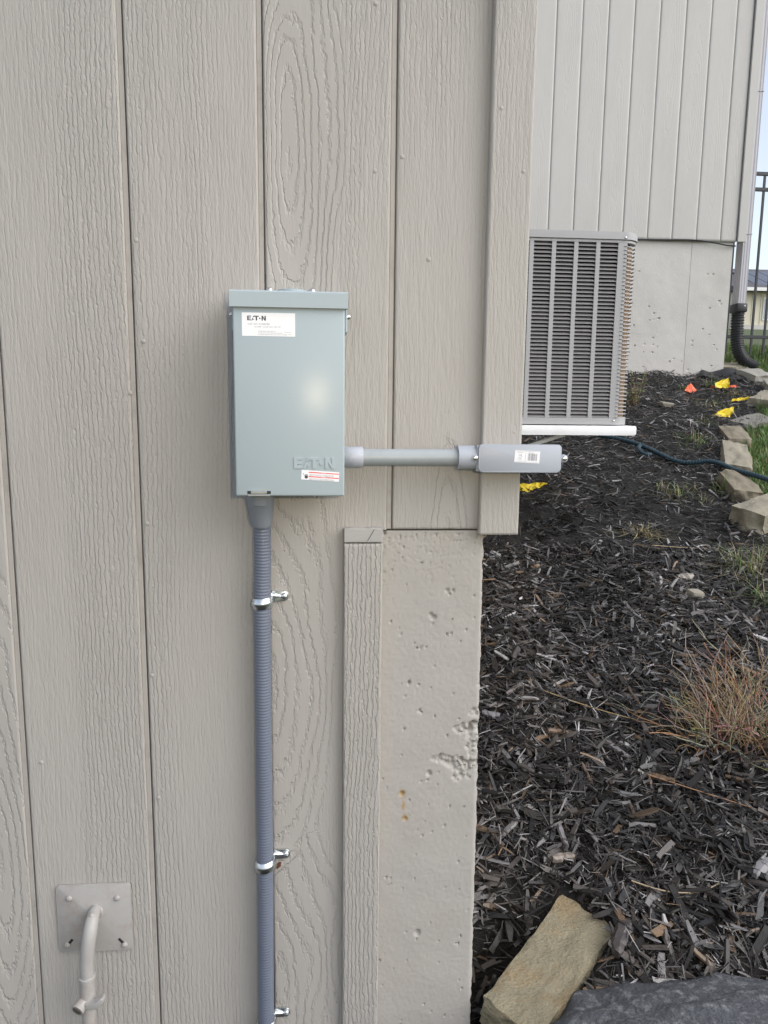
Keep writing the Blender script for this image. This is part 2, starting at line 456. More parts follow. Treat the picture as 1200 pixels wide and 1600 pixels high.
def axis(lo, hi, fine_lo, fine_hi, step):
    a = list(np.arange(fine_lo, fine_hi, step)); s = step; v = a[-1]
    while v < hi: s *= 1.25; v += s; a.append(v)
    s = step; v = a[0]
    while v > lo: s *= 1.25; v -= s; a.insert(0, v)
    return np.array(a)
gx = axis(-300, 400, .2, 4.2, .03); gy = axis(-300, 900, -.5, 5.6, .03)
GX, GY = np.meshgrid(gx, gy, indexing='ij')
GZ = terrain(GX, GY)
I = np.arange(GX.size).reshape(GX.shape)
Fg = np.stack([I[:-1, :-1], I[1:, :-1], I[1:, 1:], I[:-1, 1:]], -1).reshape(-1, 4)
ground = link('ground', grid_mesh('ground', np.stack([GX.ravel(), GY.ravel(), GZ.ravel()], 1), Fg), M['turf'])
tag(ground, kind='structure')

# right-hand border of the planting bed (stone edging centre line)
EDGE = [(1.20, -.10), (1.45, .6), (1.70, 1.35), (1.98, 1.95), (2.06, 2.33), (2.25, 2.72), (2.48, 3.12), (2.72, 3.42), (3.08, 3.82), (3.32, 4.2), (3.46, 4.45), (3.46, 4.80), (3.32, 5.0)]
def edge_x(y):
    return np.interp(y, [p[1] for p in EDGE], [p[0] for p in EDGE])
bx_ = np.arange(.2, 3.5, .035); by_ = np.arange(-.36, 4.78, .035)
BX, BY = np.meshgrid(bx_, by_, indexing='ij')
BZ = terrain(BX, BY) + .008
I = np.arange(BX.size).reshape(BX.shape)
Fb = np.stack([I[:-1, :-1], I[1:, :-1], I[1:, 1:], I[:-1, 1:]], -1)
cx = BX[:-1, :-1]; cy = BY[:-1, :-1]
Fb = Fb[cx < edge_x(cy) + .03]
bed = link('mulch_bed', grid_mesh('mulch_bed', np.stack([BX.ravel(), BY.ravel(), BZ.ravel()], 1), Fb), M['soil'])
tag(bed, kind='structure')
sx_ = np.arange(-5, 1.25, .05); sy_ = np.arange(-4, .0, .05)
SX, SY = np.meshgrid(sx_, sy_, indexing='ij'); I = np.arange(SX.size).reshape(SX.shape)
Fs = np.stack([I[:-1, :-1], I[1:, :-1], I[1:, 1:], I[:-1, 1:]], -1).reshape(-1, 4)
tag(link('soil', grid_mesh('soil', np.stack([SX.ravel(), SY.ravel(), terrain(SX, SY).ravel() + .004], 1), Fs), M['soil']), kind='structure')  # unseen dark ground added on the viewer's side to cut bounce onto the wall

# ------------------------------------------------------------------ near building
near = empty('near_building', (0, 0, 0))
tag(near, 'beige wood-grain sided building corner on a painted concrete foundation, close to the viewer', 'building')
mb = MB()
mb.box((-4, .0125, 0.0), (.055, 4.69, 1.2935)); mb.box((-4, .0125, 1.2945), (.298, 4.69, 3.4))
mb.build('wall_core', M['core'], near)

G = [.1047 - .2032 * k for k in range(0, 5)]            # right edge of each groove
zs_full = np.concatenate([np.arange(.0, .30, .05), np.arange(.30, 2.2, .0042), np.arange(2.2, 3.41, .1)])
zs_up = np.concatenate([np.arange(1.2965, 2.2, .0042), np.arange(2.2, 3.41, .1)])
boards = []
boards.append(relief_board('siding_board', G[0], .300, zs_up, M['siding'], near, 1,
    rings=[(.195, 1.22, .060, .30, 5)]))
boards.append(relief_board('siding_board', G[1], G[0] - .0095, zs_full, M['siding'], near, 2, cut=(.06, 1.2965),
    rings=[(-.062, 1.86, .10, .50, 9), (-.094, 1.06, .12, .50, 8), (-.092, .47, .12, .46, 9)]))
boards.append(relief_board('siding_board', G[2], G[1] - .0095, zs_full, M['siding'], near, 3,
    rings=[], amp=.95))
boards.append(relief_board('siding_board', G[3], G[2] - .0095, zs_full, M['siding'], near, 4,
    rings=[], amp=1.05))
boards.append(relief_board('siding_board', G[4], G[3] - .0095, zs_full, M['siding'], near, 5,
    rings=[(-.56, .75, .09, .6, 8)]))
b = MB()
for k in range(10):                                      # boards further left, outside the picture
    x1 = G[4] - .2032 * k - .0095
    b1 = MB(); b1.box((x1 - .1937, 0, 0), (x1, .006, 3.4), .001); b1.build('siding_board', M['flatpaint'], near)
for k in range(23):                                      # boards of the side wall the condenser hangs on
    b1 = MB(); y0 = .06 + k * .2032
    b1.box((.2985, y0, 1.2965), (.306, min(y0 + .195, 4.685), 3.4), .001); b1.build('siding_board', M['flatpaint'], near)
for gi, g_ in enumerate(G):                              # rabbeted lap that shows beside every joint
    k = MB(); k.box((g_ - .0093, .0022, 1.2965 if gi == 0 else 0.0), (g_ - .0021, .0122, 3.4), .0006); k.build('lap_strip', M['core'], near)
# nail heads
for bi, L in ((2, [(-.2936, 1.7457), (-.2886, 1.5948), (-.2932, 1.3065), (-.2945, 1.05), (-.291, .83)]),
              (1, [(.0711, 1.8579), (.0699, 2.095), (-.09, 1.62)]), (0, [(.1574, 1.7289), (.113, 1.88)]), (3, [(-.312, 1.515), (-.482, .9)])):
    for (x, z) in L:
        k = MB(); k.dome((x, .0002, z), .0036, .0016, 10); k.build('nail_head', M['flatpaint'], boards[bi], smooth=True)

# corner trim: front board with relief, side board behind it
zs_tr = np.concatenate([np.arange(1.2895, 2.2, .0042), np.arange(2.2, 3.41, .1)])
ct = relief_board('corner_trim', .2475, .3135, zs_tr, M['trim'], near, 8, ybase=-.0165, thick=.0155, amp=1.0)
k = MB(); k.box((.2990, .0005, 1.2895), (.3128, .065, 3.4), .001); k.build('corner_trim', M['flatpaint'], near)
for (x, z) in ((.3005, 1.459), (.262, 1.373), (.30, 1.86), (.262, 1.95)):
    k = MB(); k.dome((x, -.0163, z), .0032, .0013, 10); k.build('nail_head', M['flatpaint'], ct, smooth=True)
# batten over the joint of siding and foundation, worn end block on top
zs_b = np.concatenate([np.arange(.0, .30, .05), np.arange(.30, 1.277, .0042)])
bt = relief_board('joint_batten', .0239, .0880, zs_b, M['trim'], near, 12, ybase=-.0165, thick=.0165, amp=1.1)
k = MB(); k.box((.0243, -.0168, 1.2771), (.0878, -.0012, 1.3005), .0012)
bmesh.ops.subdivide_edges(k.bm, edges=k.bm.edges, cuts=6, use_grid_fill=True)
for v in k.bm.verts: v.co.z += .0006 * math.sin(v.co.x * 190) * (1 if v.co.z > 1.29 else .2)
eb = k.build('batten_end_block', M['patch'], near)
eb['label'] = 'worn greyish end block of the batten'
k = MB(); k.tube([(.063, -.0174, 1.280), (.068, -.0174, 1.288), (.074, -.0174, 1.299)], .0004, 5); k.build('crack', M['ink'], eb)

# concrete foundation: real pits, spalled patches and a crumbly right edge
xs = np.arange(.052, .2605, .0019); zs = np.concatenate([np.arange(0, .3, .05), np.arange(.3, 1.2944, .0023)])
X, Z = np.meshgrid(xs, zs, indexing='ij')
dep = .0003 * fbm(X * 24, Z * 24, 40) + .00028 * vn(X * 260, Z * 260, 44)
rg = np.random.default_rng(5)
def pit(px, pz, r, d):
    global dep
    m = (np.abs(X - px) < r * 2.2) & (np.abs(Z - pz) < r * 2.2)
    rr = np.sqrt((X[m] - px) ** 2 + ((Z[m] - pz) * rg.uniform(.7, 1.3)) ** 2) / r
    dep[m] += d * np.clip(1 - rr ** 3, 0, 1)
for i in range(110):
    px, pz = rg.uniform(.09, .258), rg.uniform(.3, 1.29)
    big = rg.random()
    r = .0012 + .0009 * rg.random() if big < .93 else rg.uniform(.0022, .0032)
    pit(px, pz, r, r * 2.4)
for i in range(300):                                     # finer sand holes near the top
    pit(rg.uniform(.09, .258), 1.29 - abs(rg.normal(0, .035)), rg.uniform(.0011, .0017), .0015)
for (px, pz, r, d) in ((.1727, 1.148, .005, .004), (.1775, 1.143, .006, .005), (.176, 1.132, .003, .002), (.1345, .775, .004, .003), (.128, .823, .005, .004), (.175, .86, .005, .004), (.16, .55, .006, .004), (.20, 1.19, .004, .004), (.21, 1.19, .003, .004)):
    pit(px, pz, r, d)
def spall(px, pz, rx, rz, d, ang=0):
    global dep
    c, s = math.cos(ang), math.sin(ang)
    u = ((X - px) * c + (Z - pz) * s) / rx; v = (-(X - px) * s + (Z - pz) * c) / rz
    rr = np.sqrt(u * u + v * v) + .35 * fbm(X * 70, Z * 70, 50)
    wgt = sstep(1.05, .75, rr)
    dep += wgt * (d + .0035 * fbm(X * 130, Z * 130, 55) + .0015 * vn(X * 330, Z * 330, 58))
spall(.215, .882, .032, .011, .003, -.25)
spall(.238, .865, .018, .022, .004, 0)
spall(.238, .945, .022, .010, .002, .35)
spall(.252, .915, .012, .06, .003, 0)
e = .2605 - X
edge_n = .5 + .5 * fbm(X * 0 + 3, Z * 55, 60) + .35 * vn(X * 90, Z * 160, 63)
XR = X + np.where(e < .012, (1 - e / .012) * (.0025 * np.clip(edge_n, -1, 1.6) + .0035 * sstep(1.29, .5, Z)), 0)
dep += .004 * np.clip(1 - e / (.004 + .003 * np.clip(edge_n, 0, 2)), 0, 1) ** 1.5
Yc = .002 + dep
n1, n2 = X.shape
V = np.stack([XR.ravel(), Yc.ravel(), Z.ravel()], 1)
ring = np.stack([XR[-1], np.full(n2, 4.69), Z[-1]], 1)       # right side going back
topb = np.stack([XR[:, -1], np.full(n1, .3), Z[:, -1]], 1)
V = np.concatenate([V, ring, topb])
I = np.arange(n1 * n2).reshape(n1, n2)
F1 = np.stack([I[:-1, :-1], I[1:, :-1], I[1:, 1:], I[:-1, 1:]], -1).reshape(-1, 4)
rI = n1 * n2 + np.arange(n2); tI = n1 * n2 + n2 + np.arange(n1)
F2 = np.stack([I[-1, :-1], rI[:-1], rI[1:], I[-1, 1:]], -1)
F3 = np.stack([I[:-1, -1], I[1:, -1], tI[1:], tI[:-1]], -1)
fo = link('concrete_foundation', grid_mesh('concrete_foundation', V, np.concatenate([F1, F2, F3])), M['concrete'], near)
fo.data.set_sharp_from_angle(angle=R(55))
fo['label'] = 'painted concrete foundation with pits and a spalled right edge'
# ------------------------------------------------------------------ far house
far = empty('far_house', (1.8, 4.72, 1.2))
tag(far, 'pale beige vertically sided house on a tall bare concrete foundation behind the condenser', 'house')
k = MB(); k.box((-4, 4.708, 2.845), (3.30, 10, 6.6)); k.build('wall_core', M['core'], far)
xg = [3.1521 - .2032 * i for i in range(15)]
for i, x in enumerate([3.3553 - .066] + xg):
    x0 = xg[0] if i == 0 else x - .2032
    if i == 0: a, c = xg[0] + .0015, 3.286
    else: a, c = x - .2032 + .001, x - .0025
    if c < .3: continue
    zs_f = np.concatenate([np.arange(2.838, 4.9, .02), np.arange(4.9, 6.61, .2)])
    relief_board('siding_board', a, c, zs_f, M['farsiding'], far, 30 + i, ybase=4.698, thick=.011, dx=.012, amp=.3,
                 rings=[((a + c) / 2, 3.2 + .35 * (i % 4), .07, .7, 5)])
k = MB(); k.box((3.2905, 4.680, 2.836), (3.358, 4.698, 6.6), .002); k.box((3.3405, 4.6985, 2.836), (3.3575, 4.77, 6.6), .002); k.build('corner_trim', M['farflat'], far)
for k_ in range(12):
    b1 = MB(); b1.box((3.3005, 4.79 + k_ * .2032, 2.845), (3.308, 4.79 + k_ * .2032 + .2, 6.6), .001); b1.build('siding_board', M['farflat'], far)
# far foundation, two pours with a joint, small pits
k = MB(); k.box((.3, 4.7165, 1.3), (1.9, 5.2, 2.842)); k.build('concrete_foundation', M['farconcrete'], far)
for (xa, xb) in ((1.9, 2.926), (2.929, 3.272)):
    xs = np.linspace(xa, xb, max(8, int((xb - xa) / .0065))); zs = np.arange(1.3, 2.842, .0065)
    X, Z = np.meshgrid(xs, zs, indexing='ij')
    D_ = .0015 * fbm(X * 6, Z * 6, 70)
    for i in range(int(50 * (xb - xa))):
        px, pz = rg.uniform(xa, xb), 1.75 + abs(rg.normal(0, .5)); r = rg.uniform(.0035, .0075)
        m = (np.abs(X - px) < r) & (np.abs(Z - pz) < r * .9)
        D_[m] += rg.uniform(.006, .012)
    xs2 = np.concatenate([[xa], xs, [xb]]); zs2 = np.concatenate([zs, [zs[-1]]])
    X2, Z2 = np.meshgrid(xs2, zs2, indexing='ij'); Y2 = np.full_like(X2, 5.2); Y2[1:-1, :-1] = 4.716 + D_
    if xb > 3: Y2[-1, :] = 9.9
    I = np.arange(X2.size).reshape(X2.shape)
    F = np.stack([I[:-1, :-1], I[1:, :-1], I[1:, 1:], I[:-1, 1:]], -1).reshape(-1, 4)
    o3 = off(far)
    me = grid_mesh('concrete_foundation', np.stack([X2.ravel() - o3.x, Y2.ravel() - o3.y, Z2.ravel() - o3.z], 1), F)
    me.set_sharp_from_angle(angle=R(40))
    link('concrete_foundation', me, M['farconcrete'], far)
k = MB(); k.box((2.90, 4.735, 1.3), (2.96, 4.80, 2.84)); k.build('foundation_joint', M['farconcrete'], far)

# ================================================================== THINGS ON THE WALL
# ------------------------------------------------------------------ disconnect box
bx = empty('disconnect_box', (-.057, 0, 1.364))
tag(bx, 'pale blue-grey steel electrical box with white label, mounted on the siding', 'electrical box')
XL, XR_, ZB, ZT = -.1385, .0232, 1.3635, 1.640
k = MB(); k.box((XL + .004, -.088, ZB + .004), (XR_ - .004, -.0025, ZT), .003, seg=2); k.build('box_body', M['doorbox'], bx, smooth=True)
# door: shallow tray with rolled edges
k = MB(); k.box((XL, -.096, ZB), (XR_, -.076, ZT + .004), .0028, seg=3); door = k.build('door', M['door'], bx, smooth=True)
# cap: sloped rain hood with front lip wider than the door
k = MB()
k.prism([(-.1015, 1.6375), (-.1015, 1.6585), (-.098, 1.6612), (-.010, 1.6665), (-.0030, 1.6665), (-.0030, 1.6415), (-.0965, 1.6405), (-.0965, 1.6375)], 'x', XL - .0035, XR_ + .0045)
k.build('rain_hood', M['door'], bx, smooth=30)
k = MB(); k.tube([(-.055, -.045, 1.664), (-.055, -.045, 1.6685)], .024, 24); k.build('hub_cover', M['doorbox'], bx, smooth=True)
for x in (-.0885, -.0248):
    k = MB(); k.dome((x, -.05, 1.6645), .0055, .008, 12, 'z'); k.build('hub_screw', M['steel'], bx, smooth=True)
for s, x in ((-1, XL - .0005), (1, XR_ + .0005)):
    k = MB(); k.box((min(x, x + s * .0035), -.075, 1.606), (max(x, x + s * .0035), -.030, 1.640), .001); hl = k.build('hinge_tab', M['doorbox'], bx)
    k = MB(); k.dome((x + s * .0035, -.055, 1.631), .0042, .006, 10, '-x' if s < 0 else 'x'); k.build('hinge_screw', M['steel'], hl, smooth=True)
# hasp slot and staple at the bottom edge
k = MB(); k.box((-.1212, -.0966, 1.3668), (-.0868, -.0958, 1.3712)); hs = k.build('hasp_slot', M['acdark'], bx)
k = MB(); k.box((-.1160, -.0985, 1.3672), (-.0925, -.0962, 1.3712), .0006); k.box((-.1205, -.0990, 1.3635), (-.0875, -.0965, 1.3662), .0006); k.build('hasp_staple', M['steel'], hs)

def glyphs(mb, x, z, h, wd, y0, y1, style='solid'):
    """block capitals E A T . N with the dot in place of the O"""
    s = h
    def P(poly): mb.prism([(x0 + p[0] * s, z + p[1] * s) for p in poly], 'y', y0, y1)
    x0 = x; a = wd
    P([(0, 0), (a * .8, 0), (a * .8, .2), (.3, .2), (.3, .4), (a * .72, .4), (a * .72, .6), (.3, .6), (.3, .8), (a * .8, .8), (a * .8, 1), (0, 1)])
    x0 += s * (a * .84)
    P([(a * .30, .62), (a * .48, 1), (a * .62, 1), (a * .62, .70), (a * .50, .70)])
    P([(a * .02, 0), (a * .28, .58), (a * .40, .40), (a * .26, 0)])
    P([(a * .40, .22), (a * .52, .36), (a * .62, .22), (a * .52, .10)])
    x0 += s * (a * .60)
    P([(0, .78), (0, 1), (a * .95, 1), (a * .95, .78), (a * .62, .78), (a * .62, 0), (a * .32, 0), (a * .32, .78)])
    x0 += s * (a * .92)
    P([(a * .25 + .17 * math.cos(t * math.pi / 6), .45 + .17 * math.sin(t * math.pi / 6)) for t in range(12)])
    x0 += s * (a * .60)
    P([(0, 0), (0, 1), (a * .28, 1), (a * .62, .42), (a * .62, 1), (a * .9, 1), (a * .9, 0), (a * .62, 0), (a * .28, .58), (a * .28, 0)])
def text(parent, name, s, x, z, size, y, m, rot=0.0, sx=1.0):
    cu = bpy.data.curves.new(name, 'FONT'); cu.body = s; cu.size = size; cu.extrude = 0.00004
    cu.resolution_u = 1
    ob = bpy.data.objects.new('tmp', cu); col.objects.link(ob)
    dg = bpy.context.evaluated_depsgraph_get()
    me = bpy.data.meshes.new_from_object(ob.evaluated_get(dg))
    bpy.data.objects.remove(ob); bpy.data.curves.remove(cu)
    o3 = off(parent)
    me.transform(Matrix.Translation(Vector((x, y, z)) - o3) @ Matrix.Rotation(rot, 4, 'Y') @ Matrix.Rotation(R(90), 4, 'X') @ Matrix.Diagonal((sx, 1, 1, 1)))
    me.materials.clear()
    return link(name, me, m, parent)
# maker's label
k = MB(); k.box((-.1252, -.09632, 1.5970), (-.0488, -.0958, 1.6300)); lb = k.build('label', M['label'], bx)
lb['label'] = 'white printed maker label'
k = MB(); glyphs(k, -.1175, 1.6190, .0066, 1.05, -.09638, -.0962); k.build('label_logo', M['ink'], lb)
yt = -.09636
text(lb, 'label_text', 'CAT. NO. DH4RPRB', -.1172, 1.6128, .0036, yt, M['inkgrey'], sx=1.0)
text(lb, 'label_text', '125 AMP  120/240 VAC 1PH 3W', -.1080, 1.6092, .0028, yt, M['inkgrey'])
text(lb, 'label_text', 'LISTED ENCLOSED SWITCH', -.1020, 1.6032, .0020, yt, M['inkgrey'])
text(lb, 'label_text', 'SUITABLE FOR USE AS SERVICE EQUIPMENT', -.1020, 1.6010, .0018, yt, M['inkgrey'])
text(lb, 'label_text', 'FOR REPLACEMENT PARTS USE CATALOG NUMBER', -.1020, 1.5988, .0018, yt, M['inkgrey'])
text(lb, 'label_text', '8D-2864-01', -.0640, 1.6024, .0020, yt, M['inkgrey'])
text(lb, 'label_text', 'REV. C', -.0580, 1.5996, .0018, yt, M['inkgrey'])
# pressed-in logo
k = MB(); glyphs(k, -.0520, 1.4052, .0165, .95, -.0972, -.0955)
lg = k.build('embossed_logo', M['door'], bx)
# warning sticker, a little askew
ws = Matrix.Rotation(R(3.6), 3, 'Y')
def rbox(a, b, c, ang=R(3.6)):
    q = MB(); q.box(a, b)
    for v in q.bm.verts: v.co = Vector(c) + Matrix.Rotation(ang, 3, 'Y') @ (v.co - Vector(c))
    return q
wc = (-.0130, -.096, 1.3942)
wl = rbox((-.0412, -.09634, 1.3870), (.0152, -.0958, 1.4014), wc).build('warning_sticker', M['label'], bx)
wl['label'] = 'white sticker with two red warning bars'
for z in (1.3992, 1.3928):
    rbox((-.0304, -.09642, z - .0014), (.0150, -.0962, z), wc).build('red_bar', M['red'], wl)
    text(wl, 'sticker_text', 'DANGER' if z > 1.396 else 'PELIGRO', -.0110, z - .0012 + (-.0012 if z > 1.396 else -.001) * 0, .0016, -.0966, M['label'], rot=R(3.6))
for i, z in enumerate((1.3962, 1.3946, 1.3898, 1.3884)):
    text(wl, 'sticker_text', 'HAZARDOUS VOLTAGE. TURN OFF POWER BEFORE WORKING', -.0296, z, .0013, -.09642, M['inkgrey'], rot=R(3.6), sx=1.0)
k = MB()
k.prism([(-.0338 + .0026 * math.cos(t), 1.3922 + .0022 * math.sin(t)) for t in [i * math.pi / 5 for i in range(10)]], 'y', -.09645, -.0962)
for dx in (-.0018, -.0006, .0006, .0016): k.box((-.0338 + dx - .0004, -.09645, 1.3935), (-.0338 + dx + .0004, -.0962, 1.3965))
k.tube([(-.0392, -.0964, 1.3985), (-.0375, -.0964, 1.3972), (-.0382, -.0964, 1.3962), (-.0362, -.0964, 1.3945)], .0003, 4)
k.build('shock_symbol', M['ink'], wl)

# ------------------------------------------------------------------ flexible conduit going down
def curve(pts, n=12):
    P_ = [Vector(p) for p in pts]; out = []
    for i in range(len(P_) - 1):
        p0 = P_[max(i - 1, 0)]; p1 = P_[i]; p2 = P_[i + 1]; p3 = P_[min(i + 2, len(P_) - 1)]
        for j in range(n):
            t = j / n
            out.append(.5 * ((2 * p1) + (-p0 + p2) * t + (2 * p0 - 5 * p1 + 4 * p2 - p3) * t * t + (-p0 + 3 * p1 - 3 * p2 + p3) * t ** 3))
    out.append(P_[-1]); return out
fx = empty('flexible_conduit', (-.108, -.022, .1))
tag(fx, 'blue-grey ribbed flexible conduit running down from the electrical box', 'conduit')
path = [(-.1065, -.030, 1.330), (-.1065, -.026, 1.25), (-.1085, -.0235, 1.18), (-.1095, -.022, .95), (-.1100, -.022, .71), (-.1120, -.022, .41), (-.113, -.022, .1)]
pc = curve(path, 40)
# resample by length with ribs
acc = [0]
for a, b_ in zip(pc[:-1], pc[1:]): acc.append(acc[-1] + (b_ - a).length)
acc = np.array(acc); PC = np.array([list(p) for p in pc])
sL = []; rL = []
pitch = .0052; s0 = 0
while s0 < acc[-1]:
    for f_, r_ in ((0, .01345), (.35, .01345), (.62, .01405), (.80, .01405)):
        sL.append(s0 + f_ * pitch); rL.append(r_)
    s0 += pitch
sL = np.clip(sL, 0, acc[-1])
pts = [Vector((np.interp(s_, acc, PC[:, 0]), np.interp(s_, acc, PC[:, 1]), np.interp(s_, acc, PC[:, 2]))) for s_ in sL]
k = MB(); k.tube(pts, .014, 22, r_list=rL); k.build('conduit_tube', M['flex'], fx, smooth=60)
k = MB()
k.tube([(-.1065, -.045, 1.3632), (-.1065, -.044, 1.349), (-.1065, -.041, 1.345), (-.1065, -.037, 1.316), (-.1065, -.0355, 1.3125)], .02, 28, r_list=[.0215, .0212, .0205, .0172, .0158])
k.build('conduit_fitting', M['flexfit'], fx, smooth=35)

def strap(zc, px, label):
    o = empty('conduit_strap', (px, 0, zc)); tag(o, label, 'conduit strap', 'zinc straps holding the flexible conduit')
    cx, cy = px, -.022
    k = MB()
    prof = []                                            # band wraps the front of the conduit, ridge in the middle
    n = 18
    zz = [(-.0095, .0150), (-.0088, .0162), (-.0040, .0162), (-.0026, .0176), (.0026, .0176), (.0040, .0162), (.0088, .0162), (.0095, .0150)]
    rows = []
    for i in range(n + 1):
        a = math.pi * (1.08 + .0) - i / n * math.pi * 1.16
        tilt = .0014 * math.cos(a)
        rows.append([k.bm.verts.new((cx + r_ * math.cos(a), cy - r_ * math.sin(a), zc - .004 + z_ + tilt)) for (z_, r_) in zz])
    for a, b_ in zip(rows[:-1], rows[1:]):
        for j in range(len(zz) - 1): k.bm.faces.new((a[j], a[j + 1], b_[j + 1], b_[j]))
        k.bm.faces.new((a[-1], a[0], b_[0], b_[-1]))
    k.build('strap_band', M['zinc'], o, smooth=60)
    k = MB()                                             # ear: neck, raised rib, rounded end
    poly = [(cx + .0135, zc - .0095), (cx + .020, zc - .0065)] + [(cx + .033 + .0088 * math.cos(t), zc + .0015 + .0088 * math.sin(t)) for t in [(-80 + 20 * i) * math.pi / 180 for i in range(9)]] + [(cx + .020, zc + .0095), (cx + .0135, zc + .0105)]
    k.prism(poly, 'y', -.0045, -.0012, .0008)
    k.box((cx + .0125, -.016, zc - .008), (cx + .0158, -.0035, zc + .010), .001)
    k.tube([(cx + .0145, -.0065, zc + .0035), (cx + .022, -.0060, zc + .0022), (cx + .029, -.0048, zc + .0015)], .0036, 10, r_list=[.0040, .0036, .0022])
    k.build('strap_ear', M['zinc'], o, smooth=50)
    k = MB(); k.dome((cx + .0345, -.0044, zc + .0015), .0056, .0044, 14); k.box((cx + .0305, -.0092, zc + .0010), (cx + .0385, -.0082, zc + .0020)); k.build('screw', M['zinc'], o, smooth=60)
strap(1.1835, -.1085, 'zinc strap on the flexible conduit, nearest below the electrical box')
strap(.7185, -.1100, 'zinc strap on the flexible conduit, middle one beside the rusty speck')
strap(.4060, -.1120, 'zinc strap on the flexible conduit at the bottom of the picture')
k = MB()
for (dx, dz) in ((0, 0), (.002, -.003), (-.001, -.005), (.003, .002)):
    k.prism([(-.089 + dx + .0028 * math.cos(t) * random.uniform(.5, 1.1), .698 + dz + .0035 * math.sin(t) * random.uniform(.5, 1.1)) for t in [i * .9 for i in range(7)]], 'y', -.0016 - dx * .05, .0015)
sp = k.build('rusty_speck', mat('rusty_speck', (.12, .05, .03), .8, var=.3, vscale=300), boards[1])

# ------------------------------------------------------------------ horizontal conduit run and conduit body
hp = empty('pvc_conduit', (.05, -.04, 1.418)); tag(hp, 'short grey horizontal conduit pipe between the electrical box and the conduit body', 'conduit')
zc = 1.4187
k = MB(); k.tube([(.040, -.040, zc - .0003), (.13, -.040, zc), (.218, -.040, zc + .0003)], .01335, 28); k.build('pipe', M['pvc'], hp, smooth=40)
k = MB(); k.tube([(.0235, -.040, zc), (.0245, -.040, zc), (.0525, -.040, zc), (.0535, -.040, zc)], .0163, 28, r_list=[.0158, .0166, .0166, .0158]); k.build('coupling', M['pvcfit'], hp, smooth=40)
cbd = empty('junction_body', (.29, -.04, 1.419)); tag(cbd, 'grey plastic conduit body with a small barcode label, over the corner trim', 'conduit body')
zc = 1.4190
k = MB()
k.tube([(.2045, -.040, zc), (.2055, -.040, zc), (.228, -.040, zc), (.240, -.040, zc), (.262, -.040, zc)], .02, 30, r_list=[.0182, .0192, .0192, .0178, .017])
k.tube([(.2035, -.040, zc), (.2060, -.040, zc)], .0195, 30, r_list=[.0196, .0196])
k.prism([(-.0555, 1.3985), (-.0555, 1.4395), (-.040, 1.4385), (-.026, 1.433), (-.0195, 1.42), (-.026, 1.405), (-.040, 1.3995)], 'x', .232, .3645)
k.tube([(.345, -.040, zc), (.345, .02, zc)], .0175, 24)
k.build('body', M['lb'], cbd, smooth=40)
def rrect(x0, x1, z0, z1, r, n=5):
    pts = []
    for (cx_, cz_, a0) in ((x1 - r, z1 - r, 0), (x0 + r, z1 - r, 90), (x0 + r, z0 + r, 180), (x1 - r, z0 + r, 270)):
        for i in range(n + 1):
            a = R(a0 + 90 * i / n); pts.append((cx_ + r * math.cos(a), cz_ + r * math.sin(a)))
    return pts
k = MB(); k.prism(rrect(.2340, .3660, 1.3975, 1.4415, .0062), 'y', -.0625, -.0560, .0012); cv = k.build('cover', M['lb'], cbd, smooth=40)
for x in (.2290, .3715):
    k = MB(); k.prism([(x + .0062 * math.cos(t), zc + .0006 + .0062 * math.sin(t)) for t in [i * math.pi / 9 for i in range(18)]], 'y', -.0600, -.0520, .0008); lugo = k.build('cover_lug', M['lb'], cbd, smooth=40)
    k = MB(); k.dome((x, -.0598, zc + .0006), .0043, .0034, 14); k.build('screw', M['steel'], lugo, smooth=60)
q = R(3.0); lc = (.311, -.0625, 1.4223)
lbl = rbox((.2908, -.06275, 1.4128), (.3310, -.0620, 1.4318), lc, q).build('barcode_label', M['label'], cv)
def lpos(u, v): return (.2908 + u, 1.4128 + v)
k2 = rbox((.2928, -.06284, 1.4306), (.3290, -.0626, 1.4309), lc, q); k2.build('printed_line', M['inkgrey'], lbl)
k2 = rbox((.2928, -.06284, 1.4139), (.3290, -.0626, 1.4142), lc, q); k2.build('printed_line', M['inkgrey'], lbl)
k2 = rbox((.3080, -.06284, 1.4142), (.3083, -.0626, 1.4290), lc, q); k2.build('printed_line', M['inkgrey'], lbl)
k = MB(); u = .3120
rb = random.Random(3)
while u < .3262:
    wv = rb.choice([.0004, .0006, .0010]); k.box((u, -.06284, 1.4165), (u + wv, -.0626, 1.4275)); u += wv + rb.choice([.0004, .0006, .0008])
for v in k.bm.verts: v.co = Vector(lc) + Matrix.Rotation(q, 3, 'Y') @ (v.co - Vector(lc))
k.build('barcode', M['inkgrey'], lbl)
text(lbl, 'label_text', 'TYPE LB  3/4"', .2945, 1.4290, .0018, -.06284, M['inkgrey'], rot=q)
text(lbl, 'label_text', '5133655', .3132, 1.4277, .0022, -.06284, M['inkgrey'], rot=q)
text(lbl, 'label_text', 'UL', .2970, 1.4230, .0052, -.06284, M['inkgrey'], rot=q)
text(lbl, 'label_text', 'LISTED', .2958, 1.4198, .0021, -.06284, mat('label_blue', (.10, .2, .45), .5), rot=q)
text(lbl, 'label_text', 'CONDUIT', .2952, 1.4170, .0016, -.06284, M['inkgrey'], rot=q)

